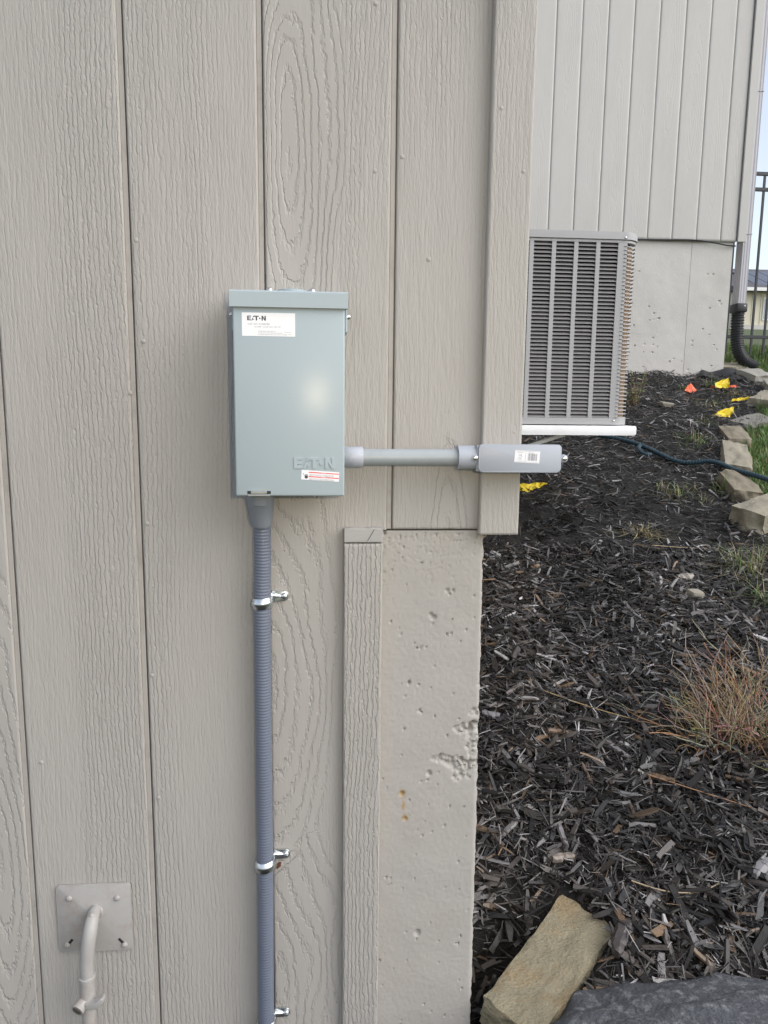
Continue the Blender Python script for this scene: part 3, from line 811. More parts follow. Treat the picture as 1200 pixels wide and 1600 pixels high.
# ------------------------------------------------------------------ painted wall plate with pipe and valve
sg = empty('pipe_outlet', (-.405, 0, .61)); tag(sg, 'beige painted wall plate with a curved pipe and lever valve', 'pipe outlet')
k = MB(); k.prism(rrect(-.4690, -.3435, .5480, .6755, .007), 'y', -.0048, -.0015, .0008); pl = k.build('wall_plate', M['spigot'], sg, smooth=40)
for (x, z) in ((-.4475, .6515), (-.3665, .6490), (-.4555, .5625), (-.3575, .5585)):
    k = MB(); k.dome((x, -.0046, z), .0050, .0042, 12); k.box((x - .0024, -.0094, z - .0006), (x + .0024, -.0087, z + .0006)); k.build('screw', M['spigot'], pl, smooth=60)
for (x, z, a) in ((-.4510, .5665, .9), (-.3620, .5640, -.9)):
    k = MB(); k.box((x - .0085, -.0051, z - .0024), (x + .0085, -.0047, z + .0024), rot=Matrix.Rotation(-a, 3, 'Y')); k.build('slot', M['acdark'], pl)
k = MB(); k.tube([(-.404, -.0045, .6235), (-.404, -.0085, .6235)], .0165, 22, r_list=[.0135, .011]); k.build('escutcheon', M['spigot'], sg, smooth=40)
pth = curve([(-.404, -.002, .628), (-.404, -.020, .6255), (-.4045, -.036, .610), (-.4075, -.042, .585), (-.4110, -.042, .555), (-.4115, -.041, .530)], 8)
k = MB(); k.tube(pth, .0112, 18, r_list=[.0095 + .0022 * min(1, i / 14) for i in range(len(pth))]); k.dome((-.404, -.024, .629), .006, .008, 10, 'z'); k.build('bent_pipe', M['spigot'], sg, smooth=60)
k = MB(); k.tube([(-.4115, -.041, .5330), (-.4115, -.041, .5318), (-.4115, -.041, .5285), (-.4115, -.041, .5275)], .013, 20, r_list=[.0115, .0136, .0136, .0115]); k.build('union_ring', M['spigot'], sg, smooth=40)
k = MB()
k.tube([(-.4115, -.041, .5295), (-.4118, -.041, .512), (-.4120, -.041, .500), (-.4122, -.041, .470), (-.4126, -.041, .40), (-.413, -.041, .20)], .011, 20, r_list=[.0128, .0122, .0132, .0116, .0100, .0100])
k.tube([(-.4120, -.041, .492), (-.4185, -.050, .488), (-.4235, -.062, .484)], .0108, 18, r_list=[.0100, .0096, .0115])
k.build('valve_body', M['spigot'], sg, smooth=50)
k = MB(); k.tube([(-.4235, -.0621, .484), (-.4238, -.0628, .4837)], .0082, 16); k.build('valve_mouth', mat('valve_dark', (.10, .085, .07), .8), sg, smooth=40)
k = MB(); k.prism([(-.4115, .4830), (-.4115, .4925), (-.395, .4940), (-.3875, .5010), (-.3820, .5030), (-.3800, .4985), (-.3850, .4880), (-.393, .4830)], 'y', -.060, -.048, .0015); k.build('lever', M['spigot'], sg, smooth=50)

# ================================================================== CONDENSER
ac = empty('air_conditioner', (.88, 2.07, 1.43)); tag(ac, 'grey louvered air conditioner condenser on a white pad beyond the corner trim', 'air conditioner')
AX0, AX1, AY0, AY1, AZ0, AZ1 = .528, 1.231, 1.72, 2.42, 1.431, 2.150
rc = .066
def rr_xy(x0, x1, y0, y1, r, n=8):
    return [(p[0], p[1]) for p in rrect(x0, x1, y0, y1, r, n)]
k = MB(); k.prism(rr_xy(AX0, AX1, AY0, AY1, rc), 'z', AZ0, AZ0 + .027); k.build('base_pan', M['acpaint'], ac, smooth=40)
k = MB(); k.prism(rr_xy(AX0, AX1, AY0, AY1, rc), 'z', 2.1445, 2.1530); k.build('top_frame', M['acpaint'], ac, smooth=40)
k = MB()                                                 # lid with a rolled edge
for (z0_, z1_, gI) in ((2.1530, 2.1560, -.004), (2.1560, 2.1760, .006), (2.1760, 2.1835, .0025), (2.1835, 2.187, -.006)):
    k.prism(rr_xy(AX0 - gI, AX1 + gI, AY0 - gI, AY1 + gI, rc + gI), 'z', z0_, z1_)
k.build('lid', M['acpaint'], ac, smooth=40)
k = MB(); k.prism(rr_xy(AX0 + .018, AX1 - .018, AY0 + .022, AY1 - .022, rc - .015), 'z', AZ0 + .02, 2.146); k.build('inner_shell', M['acdark'], ac)
k = MB(); k.prism(rr_xy(AX1 - .10, AX1 - .0105, AY0 + .0120, AY1 - .03, rc - .011), 'z', AZ0 + .03, 2.13); k.build('coil', M['coil'], ac, smooth=40)
cols = [.623 + .0890 * i for i in range(6)]
posts = [(.586, .624)] + [(c + .0715, c + .0890) for c in cols[:-1]] + [(cols[-1] + .0715, 1.1765)]
for (a, b_) in posts:
    k = MB(); k.box((a, AY0 + .0005, AZ0 + .027), (b_, AY0 + .006, 2.1445), .0008); k.build('post', M['acpaint'], ac)
ROWS = 46; pz = (2.1440 - 1.4590) / ROWS
k = MB()                                                 # one pressed louver: hooded strip, open below
pr = [(-.0005, -.0012), (.0008, -.0012), (.0125, .0086), (.0125, .0098), (.0112, .0098), (-.0005, .0004)]
k.prism([(p[0], p[1]) for p in pr], 'x', 0, .0715)
tmp = k.build('louver', M['aclouver'], ac); me_l = tmp.data
lou0 = tmp; first = True
o3 = off(ac)
for c in cols:
    for r_ in range(ROWS):
        o = lou0 if first else lou0.copy()
        if not first: col.objects.link(o); o.parent = ac
        first = False
        o.location = (c, AY0 + .0015, 1.4600 + r_ * pz)
# fixed: mesh was built relative to the parent; undo that offset once
me_l.transform(Matrix.Translation(o3))
for o in [x for x in ac.children if x.name.startswith('louver')]:
    o.location = Vector(o.location) - o3
# thin bars round the right corner and along the right side
k = MB(); n = 10; rows = []
arc = [(1.1765, AY0 + .001)] + [(AX1 - rc + rc * math.sin(t), AY0 + rc - rc * math.cos(t)) for t in [i / n * math.pi / 2 for i in range(n + 1)]] + [(AX1, AY1 - .08)]
for (x, y) in arc: rows.append((x, y))
sec = [(0, -.0016), (0, .0022), (-.004, .0032), (-.0045, .0018)]
rings = []
for i, (x, y) in enumerate(rows):
    p0 = rows[max(i - 1, 0)]; p1 = rows[min(i + 1, len(rows) - 1)]
    t = Vector((p1[0] - p0[0], p1[1] - p0[1])).normalized(); nrm = Vector((t.y, -t.x))
    rings.append([k.bm.verts.new((x + nrm.x * s_[0], y + nrm.y * s_[0], s_[1])) for s_ in sec])
for a, b_ in zip(rings[:-1], rings[1:]):
    for j in range(4): k.bm.faces.new((a[j], a[(j + 1) % 4], b_[(j + 1) % 4], b_[j]))
k.bm.faces.new(rings[0]); k.bm.faces.new(list(reversed(rings[-1])))
cb0 = k.build('corner_bar', M['acpaint'], ac, smooth=40); cb0.data.transform(Matrix.Translation(o3))
for r_ in range(ROWS):
    o = cb0 if r_ == 0 else cb0.copy()
    if r_: col.objects.link(o); o.parent = ac
    o.location = Vector((0, 0, 1.4600 + r_ * pz)) - o3
k = MB(); k.box((AX1 - .006, AY1 - .08, AZ0 + .027), (AX1, AY1 - .02, 2.1445), .001); k.build('post', M['acpaint'], ac)
k = MB(); k.box((AX0, AY0 + .06, AZ0 + .027), (AX0 + .006, AY1 - .06, 2.1445), .001); k.build('side_panel', M['acpaint'], ac)
for (x, z) in ((1.165, 2.163), (.60, 2.163), (1.160, 1.447), (.775, 1.447)):
    k = MB(); k.dome((x, AY0 - .005 if z > 2 else AY0 + .0005, z), .0045, .004, 10); k.build('screw', M['steel'], ac, smooth=60)
pad = empty('mounting_pad', (.85, 2.07, 1.388)); tag(pad, 'white mounting pad with wall bracket under the condenser', 'pad')
k = MB(); k.prism(rrect(.325, 1.250, 1.3885, 1.4270, .008), 'y', 1.700, 2.450, .002); k.build('pad_board', M['pad'], pad, smooth=40)
for y in (1.80, 2.34):
    k = MB(); k.tube([(.322, y, 1.172), (.982, y, 1.386)], .0085, 8); k.build('strut', M['pad'], pad, smooth=40)
    k = MB(); k.box((.3085, y - .02, 1.30), (.3225, y + .02, 1.50), .002); k.build('bracket_rail', M['pad'], pad)

# ================================================================== FAR THINGS
ds = empty('downspout', (3.435, 4.85, 1.85)); tag(ds, 'grey-lavender downspout with black corrugated end at the far house corner', 'downspout')
def corr(y0, y1, n, d):                                  # ribbed rectangular pipe section
    return None
k = MB()
poly = []
x0, x1, y0, y1 = 3.402, 3.472, 4.80, 4.90
def ribs(a, b_, n, fixed, ax, s):
    out = []
    for i in range(n):
        t0 = a + (b_ - a) * (i + .15) / n; t1 = a + (b_ - a) * (i + .35) / n; t2 = a + (b_ - a) * (i + .65) / n; t3 = a + (b_ - a) * (i + .85) / n
        for t, dd in ((t0, 0), (t1, s), (t2, s), (t3, 0)):
            out.append((t, fixed + dd) if ax == 'x' else (fixed + dd, t))
    return out
poly = ribs(x0, x1, 3, y0, 'x', .002) + ribs(y0, y1, 4, x1, 'y', -.002) + ribs(x1, x0, 3, y1, 'x', -.002) + ribs(y1, y0, 4, x0, 'y', .002)
k.prism(poly, 'z', 2.36, 6.4); k.build('spout_pipe', M['spout'], ds)
k = MB(); k.box((3.398, 4.796, 2.925), (3.476, 4.904, 2.929)); k.box((3.398, 4.796, 4.02), (3.476, 4.904, 4.024)); k.build('seam', M['spout'], ds)
k = MB(); k.box((3.392, 4.788, 2.302), (3.482, 4.912, 2.374), .008, seg=2); ad = k.build('adapter', M['blackp'], ds, smooth=40)
k = MB(); k.dome((3.455, 4.788, 2.352), .006, .004, 8); k.dome((3.458, 4.786, 2.27), .006, .004, 8); k.build('screw', M['white'], ad)
pth = curve([(3.437, 4.85, 2.305), (3.440, 4.85, 2.15), (3.452, 4.83, 2.00), (3.50, 4.80, 1.90), (3.58, 4.76, 1.845)], 30)
rl = [.047 + (.006 if (i // 2) % 2 else 0) for i in range(len(pth))]
k = MB(); k.tube(pth, .05, 18, r_list=rl); k.build('corrugated_pipe', M['blackp'], ds)

fe = empty('metal_fence', (5.0, 5.0, 1.9)); tag(fe, 'dark metal picket fence beside the far house', 'fence')
for z in (3.46, 3.335, 2.12):
    k = MB(); k.box((3.36, 4.988, z - .014), (9.5, 5.012, z + .014), .002); k.build('rail', M['fence'], fe)
k = MB(); k.box((3.432 - .008, 4.992, 1.975), (3.432 + .008, 5.008, 3.46)); p0 = k.build('picket', M['fence'], fe)
for i in range(1, 50):
    o = p0.copy(); col.objects.link(o); o.parent = fe; o.location = (p0.location.x + .1147 * i, p0.location.y, p0.location.z)
for x in (5.9, 8.2):
    k = MB(); k.box((x - .03, 4.97, 1.85), (x + .03, 5.03, 3.56), .003); k.build('post', M['fence'], fe)

nh = empty('neighbour_house', (36, 50, 7.1)); tag(nh, 'distant pale house with a dark roof seen past the fence', 'house')
k = MB(); k.box((27.6, 48, 6.4), (44, 58, 9.55)); k.build('wall', M['nwall'], nh)
for i in range(26):
    k = MB(); k.box((27.7 + i * .63, 47.965, 7.3), (27.75 + i * .63, 48.0, 9.4)); k.build('batten', M['nwall'], nh)
k = MB(); k.prism([(47.3, 9.45), (47.3, 9.62), (53, 11.9), (58.7, 9.62), (58.7, 9.45)], 'x', 27.3, 44.5); rf = k.build('roof', M['nroof'], nh)
k = MB(); k.box((27.3, 47.22, 9.42), (44.5, 47.30, 9.64)); k.build('gutter', M['white'], rf)
for i in range(6):
    x = 29.3 + i * 1.08
    k = MB(); k.prism([(47.9, 9.79), (47.9, 9.85), (51.8, 11.54), (51.8, 11.48)], 'x', x, x + 1.02); k.build('solar_panel', M['solar'], rf)
k = MB(); k.box((29.75, 47.93, 7.55), (31.2, 48.0, 9.1), .02); wn = k.build('window', M['white'], nh)
for x in (29.85, 30.52):
    k = MB(); k.box((x, 47.9, 7.68), (x + .58, 47.935, 8.98)); k.build('pane', M['glass'], wn)
k = MB(); k.box((27.5, 47.9, 6.3), (44.1, 48.0, 7.25)); k.build('foundation_wall', M['farconcrete'], nh)

k = MB(); k.tube(curve([(2.30, 4.690, 2.832), (2.6, 4.690, 2.834), (2.91, 4.688, 2.840), (3.08, 4.688, 2.826), (3.2, 4.688, 2.808), (3.285, 4.70, 2.806)], 6), .0055, 6)
tag(k.build('cable', M['blackp'], None, loc=(2.9, 4.69, 2.82)), 'thin black cable along the bottom edge of the far house siding', 'cable')

# ================================================================== BED: mulch, stones, plants
def scatter_chips(name, n, region, lmin, lmax, lift, seed, tones, asp=(.08, .26), pw=2.0, us=((-.5, .35, 1.0), (-.3, .75, 1.1), (.25, .7, 1.1), (.5, .15, .95))):
    r = np.random.default_rng(seed)
    x0, x1, y0, y1 = region
    x = r.uniform(x0, x1, n * 2); y = r.uniform(y0, y1, n * 2)
    ok = (x < edge_x(y) + .01) & (x > np.where(y < 4.6, .268, .3))
    bu = (x - .429) * .728 + (y - .05) * .686; bv = -(x - .429) * .686 + (y - .05) * .728
    ok &= ~((np.abs(bu) < .155) & (np.abs(bv) < .070)) & ~((x < .375) & (y < .07))
    x = x[ok][:n]; y = y[ok][:n]; n = len(x)
    e_ = .02
    z = terrain(x, y)
    gxn = (terrain(x + e_, y) - terrain(x - e_, y)) / (2 * e_); gyn = (terrain(x, y + e_) - terrain(x, y - e_)) / (2 * e_)
    nrm = np.stack([-gxn, -gyn, np.ones(n)], 1); nrm /= np.linalg.norm(nrm, axis=1)[:, None]
    nrm += r.normal(0, .28, (n, 3)); nrm /= np.linalg.norm(nrm, axis=1)[:, None]
    a = r.uniform(0, 2 * math.pi, n)
    t = np.stack([np.cos(a), np.sin(a), np.zeros(n)], 1)
    t -= nrm * (t * nrm).sum(1)[:, None]; t /= np.linalg.norm(t, axis=1)[:, None]
    s = np.cross(nrm, t)
    L = lmin + (lmax - lmin) * r.random(n) ** pw; W = L * r.uniform(asp[0], asp[1], n); T = W * r.uniform(.2, .5, n)
    c = np.stack([x, y, z + .010 + r.random(n) * lift], 1)
    sec = []
    ns = len(us)
    for u, wa, wb in us:
        wf = r.uniform(wa, wb, n)
        bend = (r.normal(0, .022, n) * L)[:, None] * s + (-(u ** 2) * r.uniform(-.1, .2, n) * L)[:, None] * nrm
        p = c + (u * L)[:, None] * t + bend
        hw = (W * wf / 2)[:, None] * s; ht = (T * np.clip(wf, .3, 1) / 2)[:, None] * nrm
        sec += [p - hw - ht, p + hw - ht * .6, p + hw * .8 + ht, p - hw * .8 + ht * .7]
    V = np.stack(sec, 1).reshape(-1, 3)                  # n,16,3
    base = (np.arange(n) * 4 * ns)[:, None, None]
    f = []
    for q_ in range(ns - 1):
        for j in range(4):
            f.append([q_ * 4 + j, q_ * 4 + (j + 1) % 4, (q_ + 1) * 4 + (j + 1) % 4, (q_ + 1) * 4 + j])
    f += [[3, 2, 1, 0], [4 * ns - 4, 4 * ns - 3, 4 * ns - 2, 4 * ns - 1]]
    F = (np.array(f)[None] + base).reshape(-1, 4)
    tn = np.array([q_[1] for q_ in tones]); pr_ = np.array([q_[0] for q_ in tones]); pr_ = pr_ / pr_.sum()
    ci = tn[r.choice(len(tn), n, p=pr_)] * r.uniform(.6, 1.4, n)[:, None]
    ci = ci * (1 + .55 * vn(x * 3.1, y * 3.1, 160) + .3 * vn(x * 9, y * 9, 161)).clip(.35, 1.7)[:, None]   # matted dark and weathered pale patches
    C = np.repeat(ci, 4 * ns, 0)
    me = grid_mesh(name, V, F, smooth=False, attr=C)
    o = link(name, me, M['chip'])
    return o
TONES = [(.52, (.010, .0082, .007)), (.23, (.030, .024, .020)), (.15, (.085, .074, .067)), (.10, (.23, .22, .22)), (.035, (.16, .105, .062)), (.028, (.42, .41, .41))]
TONES2 = [(.38, (.020, .016, .013)), (.26, (.055, .043, .034)), (.20, (.13, .115, .105)), (.11, (.28, .265, .26)), (.05, (.20, .13, .075))]
o = scatter_chips('mulch_chips', 15000, (.27, 2.0, -.06, 1.7), .012, .080, .024, 1, TONES)
tag(o, 'dark shredded bark mulch covering the near part of the bed', 'mulch', kind='stuff')
o2 = scatter_chips('mulch_fibres', 24000, (.27, 2.0, -.06, 1.7), .010, .060, .032, 2, TONES, (.025, .10), 1.6, ((-.5, .3, 1.0), (.05, .7, 1.1), (.5, .1, .9)))
tag(o2, 'fine dark bark shreds among the mulch chips', 'mulch', kind='stuff')
o3_ = scatter_chips('mulch_chips', 24000, (.3, 3.5, 1.6, 4.72), .014, .070, .028, 3, TONES, (.05, .24), 2.0, ((-.5, .3, 1.0), (.05, .7, 1.1), (.5, .1, .9)))
tag(o3_, 'dark shredded bark mulch on the upper slope below the far house', 'mulch', kind='stuff')

o4 = scatter_chips('mulch_flakes', 1900, (.27, 2.0, -.06, 1.7), .018, .075, .030, 6, TONES2, (.12, .30), 1.8)
tag(o4, 'larger flat weathered bark flakes on top of the mulch', 'mulch', kind='stuff')
def zt(x, y): return float(terrain(np.array([x]), np.array([y]))[0])
def rock(name, c, size, rotz, tilt, seed, m, label, cat, group=None, sub=3, rough=.10, boxy=.75):
    """quarried or natural stone: rounded box with uneven faces"""
    bm = bmesh.new(); bmesh.ops.create_cube(bm, size=2.0)
    bmesh.ops.subdivide_edges(bm, edges=bm.edges, cuts=2 ** sub - 1, use_grid_fill=True)
    co = np.array([v.co[:] for v in bm.verts])
    nr = co / np.linalg.norm(co, axis=1)[:, None]
    sph = nr * 1.25
    co = co * boxy + sph * (1 - boxy)
    s = seed * 3.71
    d = .55 * vn(co[:, 0] * 1.1 + s, co[:, 1] * 1.1 + co[:, 2] * .9 + s, 80) + .28 * vn(co[:, 0] * 2.6 + s, co[:, 2] * 2.6 + co[:, 1] * 1.9, 81) + .14 * vn(co[:, 1] * 6 + s, co[:, 0] * 6 + co[:, 2] * 5, 82)
    co = co + nr * (d * rough * 2)[:, None]
    rot = np.array(Euler((tilt[0], tilt[1], rotz)).to_matrix())
    co = (co * np.array(size) / 2) @ rot.T
    for v, p in zip(bm.verts, co): v.co = p
    me = bpy.data.meshes.new(name); bm.to_mesh(me); bm.free()
    me.shade_smooth(); me.set_sharp_from_angle(angle=R(38))
    o = link(name, me, m, None, c)
    tag(o, label, cat, group)
    return o
GE = 'stones edging the bed'
ST = [ # x, y, size(l,w,h), rotz, rise, label
 (3.36, 4.86, (.36, .20, .12), -.15, .02, 'flat edging stone against the corner of the far foundation'),
 (3.47, 4.57, (.21, .26, .13), .10, .0, 'pale edging stone just below the downspout pipe'),
 (3.46, 4.24, (.21, .28, .13), -.35, -.05, 'edging stone below the pale one, at the right picture edge'),
 (3.17, 3.86, (.22, .36, .16), -.80, -.02, 'large tan edging stone beside the thin yellow flag'),
 (2.80, 3.44, (.17, .36, .09), -1.0, -.15, 'low dark edging stone behind the lowest yellow flag'),
 (2.485, 3.12, (.14, .28, .14), -.25, -.12, 'squarish edging stone just above the long straight one'),
 (2.255, 2.70, (.135, .46, .14), -.42, -.12, 'long straight edging stone just above the hose'),
 (2.065, 2.32, (.14, .30, .14), -.20, -.10, 'edging stone lying just below the hose'),
 (2.00, 1.97, (.17, .33, .18), -1.05, .02, 'angular edging stone with a shaded front, at the right picture edge'),
 (1.76, 1.28, (.18, .32, .12), -.25, -.05, 'half buried edging stone among dry grass at the right edge'),
]
STM = [mat('edging_stone_%s' % nm, c_, .88, var=.16, vscale=12, bump=.9, bscale=70, bdist=.006, dirt=d_, dscale=7, damt=.65) for nm, c_, d_ in
       (('tan', (.29, .262, .20), (.13, .12, .09)), ('pale', (.33, .315, .275), (.18, .165, .13)), ('brown', (.23, .20, .145), (.10, .09, .065)), ('grey', (.20, .19, .17), (.09, .085, .075)))]
for i, (x, y, sz, rz, ri, lab) in enumerate(ST):
    rock('edging_stone', (x, y, zt(x, y) + sz[2] * ri), sz, rz, (.26 * math.cos(rz), -.26 * math.sin(rz) + random.uniform(-.06, .06)), i + 3, STM[(0, 1, 1, 0, 3, 2, 0, 2, 0, 1)[i]], lab, 'stone', GE, sub=4, boxy=.88, rough=.11)

# boulder at the bottom right, loose sandstone block leaning on it
rock('boulder', (.74, -.20, .225), (.80, .50, .46), -.10, (.06, .03), 43, M['boulder'], 'large dark grey boulder at the bottom right below the mulch', 'boulder', sub=5, rough=.12, boxy=.25)
# block: top face corners follow the slope
bm = bmesh.new(); bmesh.ops.create_cube(bm, size=2.0)
bmesh.ops.subdivide_edges(bm, edges=bm.edges, cuts=23, use_grid_fill=True)
co = np.array([v.co[:] for v in bm.verts])
L_, W_, T_ = .300, .118, .075
nx_ = vn(co[:, 1] * 2.2, co[:, 2] * 2.0, 90); ny_ = vn(co[:, 0] * 2.5, co[:, 2] * 2 + 7, 91)
fine = fbm(co[:, 0] * 9, co[:, 1] * 5 + co[:, 2] * 6, 92)
side = np.abs(co[:, 0]) > .99
co2 = co * np.array([L_ / 2, W_ / 2, T_ / 2])
co2[:, 0] += np.sign(co[:, 0]) * (np.abs(co[:, 0]) > .99) * (.007 * nx_ + .002 * fine)
co2[:, 1] += np.sign(co[:, 1]) * (np.abs(co[:, 1]) > .99) * (.0035 * ny_ + .0015 * fine)
co2[:, 2] += np.sign(co[:, 2]) * (np.abs(co[:, 2]) > .99) * (.0022 * vn(co[:, 0] * 3, co[:, 1] * 3, 95) + .0014 * fine)
# knocked-off corner at the top end, soft edges
near_e = np.sort(1 - np.abs(co), axis=1)[:, 1]
co2 *= (1 - (.010 + .010 * fbm(co[:, 0] * 5, co[:, 1] * 5 + co[:, 2] * 3, 97)) * np.clip(1 - near_e / .10, 0, 1))[:, None]
ex = Vector((.495 - .293, .178 - -.012, .475 - .425)).normalized()
ey0 = Vector((.493 - .552, .179 - .088, .471 - .445))
ey = (ey0 - ex * ey0.dot(ex)).normalized(); ez = ex.cross(ey)
cen = Vector(((.493 + .552 + .379 + .291) / 4, (.179 + .088 - .055 - .013) / 4, (.471 + .445 + .404 + .416) / 4 - .004))
Mx = np.array(Matrix((ex, ey, ez)).transposed())
co3 = co2 @ Mx.T
for v, p in zip(bm.verts, co3): v.co = p
me = bpy.data.meshes.new('sandstone_block'); bm.to_mesh(me); bm.free(); me.shade_smooth(); me.set_sharp_from_angle(angle=R(40))
ob = link('sandstone_block', me, M['tan'], None, cen - ez * (T_ / 2 - .012))
tag(ob, 'loose tan sandstone block lying askew beside the foundation', 'stone block')

# larger loose pieces of wood lying on the mulch
def wood_piece(x, y, L, W, a, tone, label, seed):
    r = np.random.default_rng(seed)
    n = 9; V = []; F = []
    for i in range(n):
        u = i / (n - 1) - .5
        wv = W * (1 - abs(u) ** 3 * 4) * r.uniform(.75, 1.1); hv = W * .35 * r.uniform(.7, 1.1)
        cx_, cy_ = u * L, .08 * L * math.sin(u * 3 + seed)
        for (p, q_) in ((-.5, -.3), (-.2, -.55), (.3, -.5), (.5, -.1), (.35, .45), (-.1, .55), (-.45, .3)):
            V.append((cx_ + r.normal(0, .02) * W, cy_ + p * wv * r.uniform(.8, 1.1), q_ * hv * 2 * r.uniform(.8, 1.1)))
    m_ = 7
    for i in range(n - 1):
        for j in range(m_): F.append((i * m_ + j, i * m_ + (j + 1) % m_, (i + 1) * m_ + (j + 1) % m_, (i + 1) * m_ + j))
    V = np.array(V)
    me = bpy.data.meshes.new('wood_chunk'); me.from_pydata(V.tolist(), [], F + [tuple(range(m_ - 1, -1, -1)), tuple((n - 1) * m_ + j for j in range(m_))])
    at = me.attributes.new('tint', 'FLOAT_COLOR', 'POINT'); c = np.ones((len(V), 4), np.float32); c[:, :3] = np.array(tone) * r.uniform(.8, 1.2, (len(V), 1))
    at.data.foreach_set('color', c.ravel())
    o = link('wood_chunk', me, M['chip'], None, (x, y, zt(x, y) + .030))
    o.rotation_euler = (.27 + r.normal(0, .1), r.normal(0, .12), a)
    tag(o, label, 'wood chunk')
wood_piece(.513, .245, .055, .020, .15, (.30, .25, .21), 'pale brown wood chunk above the loose sandstone block', 1)
wood_piece(.585, .075, .105, .034, .95, (.075, .062, .058), 'long dark bark piece between sandstone block and boulder', 2)
wood_piece(.691, .95, .050, .014, .7, (.33, .31, .32), 'light grey curled chip in the middle of the bed', 3)
wood_piece(1.354, 1.42, .060, .040, .1, (.42, .38, .33), 'pale rounded chunk in the upper mulch left of the dry grass', 4)
wood_piece(.80, 1.52, .04, .022, .4, (.34, .24, .15), 'small tan chip in the mulch below the yellow scrap', 5)
wood_piece(.83, .47, .075, .018, -.9, (.20, .14, .085), 'brown splinter in the mulch left of the dry shrub base', 6)
wood_piece(.53, .30, .07, .016, 1.4, (.23, .22, .22), 'upright grey splinter above the pale brown wood chunk', 7)
wood_piece(.95, .20, .085, .028, .5, (.26, .25, .26), 'grey weathered chip near the boulder at the right edge', 8)
wood_piece(.62, .62, .07, .017, .25, (.20, .13, .085), 'reddish brown sliver in the middle of the mulch', 9)
wood_piece(.45, .70, .05, .022, -.4, (.30, .29, .31), 'light grey flake near the foundation', 10)

# ------------------------------------------------------------------ blades, twigs
def blades(name, roots, hts, wd, lean, colors, seed, nseg=3):
    r = np.random.default_rng(seed); n = len(roots)
    a = r.uniform(0, 2 * math.pi, n); dirv = np.stack([np.cos(a), np.sin(a), np.zeros(n)], 1)
    sd_ = np.stack([-np.sin(a), np.cos(a), np.zeros(n)], 1)
    ln = np.abs(r.normal(0, lean, n))
    V = []
    for i in range(nseg + 1):
        u = i / nseg
        p = roots + dirv * (ln * hts * u ** 1.7)[:, None] + np.array([0, 0, 1.0]) * (hts * u * (1 - .3 * ln * u).clip(.2))[:, None]
        hw = (wd * (1 - u) ** .7 / 2)[:, None] * sd_
        V += [p - hw, p + hw]
    V = np.stack(V, 1).reshape(-1, 3); k_ = 2 * (nseg + 1)
    f = np.array([[2 * i, 2 * i + 1, 2 * i + 3, 2 * i + 2] for i in range(nseg)])
    F = (f[None] + (np.arange(n) * k_)[:, None, None]).reshape(-1, 4)
    C = np.repeat(colors, k_, 0)
    return grid_mesh(name, V, F, True, C)
def grass_cols(n, r, dry=.25):
    g = np.array((.095, .19, .04)); d = np.array((.36, .31, .17)); g2 = np.array((.18, .29, .08))
    t = r.random(n)
    c = np.where((t < dry)[:, None], d, np.where((t < dry + .3)[:, None], g2, g))
    return c * r.uniform(.65, 1.3, n)[:, None]
r = np.random.default_rng(21)
n = 230000
gx_ = r.uniform(1.5, 5.6, n); gy_ = r.uniform(1.2, 7.5, n)
ok = (gx_ > edge_x(gy_) + .045) & ~((gx_ < 3.40) & (gy_ > 4.72)) & (gx_ < edge_x(gy_) + 1.3)
gx_ = gx_[ok]; gy_ = gy_[ok]
roots = np.stack([gx_, gy_, terrain(gx_, gy_) - .003], 1); n = len(roots)
me = blades('lawn_grass', roots, r.uniform(.025, .065, n), r.uniform(.0035, .007, n), .8, grass_cols(n, r, .16), 22)
tag(link('lawn_grass', me, M['grass']), 'green lawn grass to the right of the edging stones', 'grass', kind='stuff')
TUFTS = [ # x,y,radius,count,height,dry, label
 (2.98, 4.33, .09, 90, .11, .3, 'green grass tuft just behind the yellow flag with the orange one'),
 (2.70, 4.22, .06, 50, .08, .2, 'small green tuft beside the orange flag'),
 (3.0, 4.05, .14, 120, .06, .8, 'dry straw patch in front of the orange strip flag'),
 (3.13, 4.68, .04, 22, .16, .5, 'thin grass stems against the far foundation'),
 (2.73, 3.80, .16, 130, .08, .6, 'half dry grass patch left of the thin yellow flag'),
 (3.02, 3.72, .07, 70, .09, .2, 'green tuft beside the large tan edging stone'),
 (2.20, 3.05, .12, 110, .10, .45, 'loose green tuft in the mulch above the hose'),
 (2.42, 3.38, .07, 50, .08, .5, 'thin tuft in the mulch below the lowest yellow flag'),
 (1.98, 2.30, .06, 70, .12, .15, 'bright green tuft where the hose meets the edging'),
 (1.72, 2.25, .16, 130, .09, .7, 'dry and green grass clump below the hose'),
 (1.36, 1.82, .08, 110, .07, 1.0, 'bundle of dry straw in the upper mulch'),
 (1.66, 1.50, .16, 200, .13, .7, 'dry grass clump at the right edge above the shrub'),
 (1.60, 1.28, .10, 90, .12, .3, 'green and dry tuft at the right edge just above the shrub'),
 (1.93, 1.66, .08, 60, .14, .4, 'tall tuft below the angular edging stone'),
 (3.46, 4.78, .16, 160, .09, .3, 'grass growing round the foot of the downspout pipe'),
]
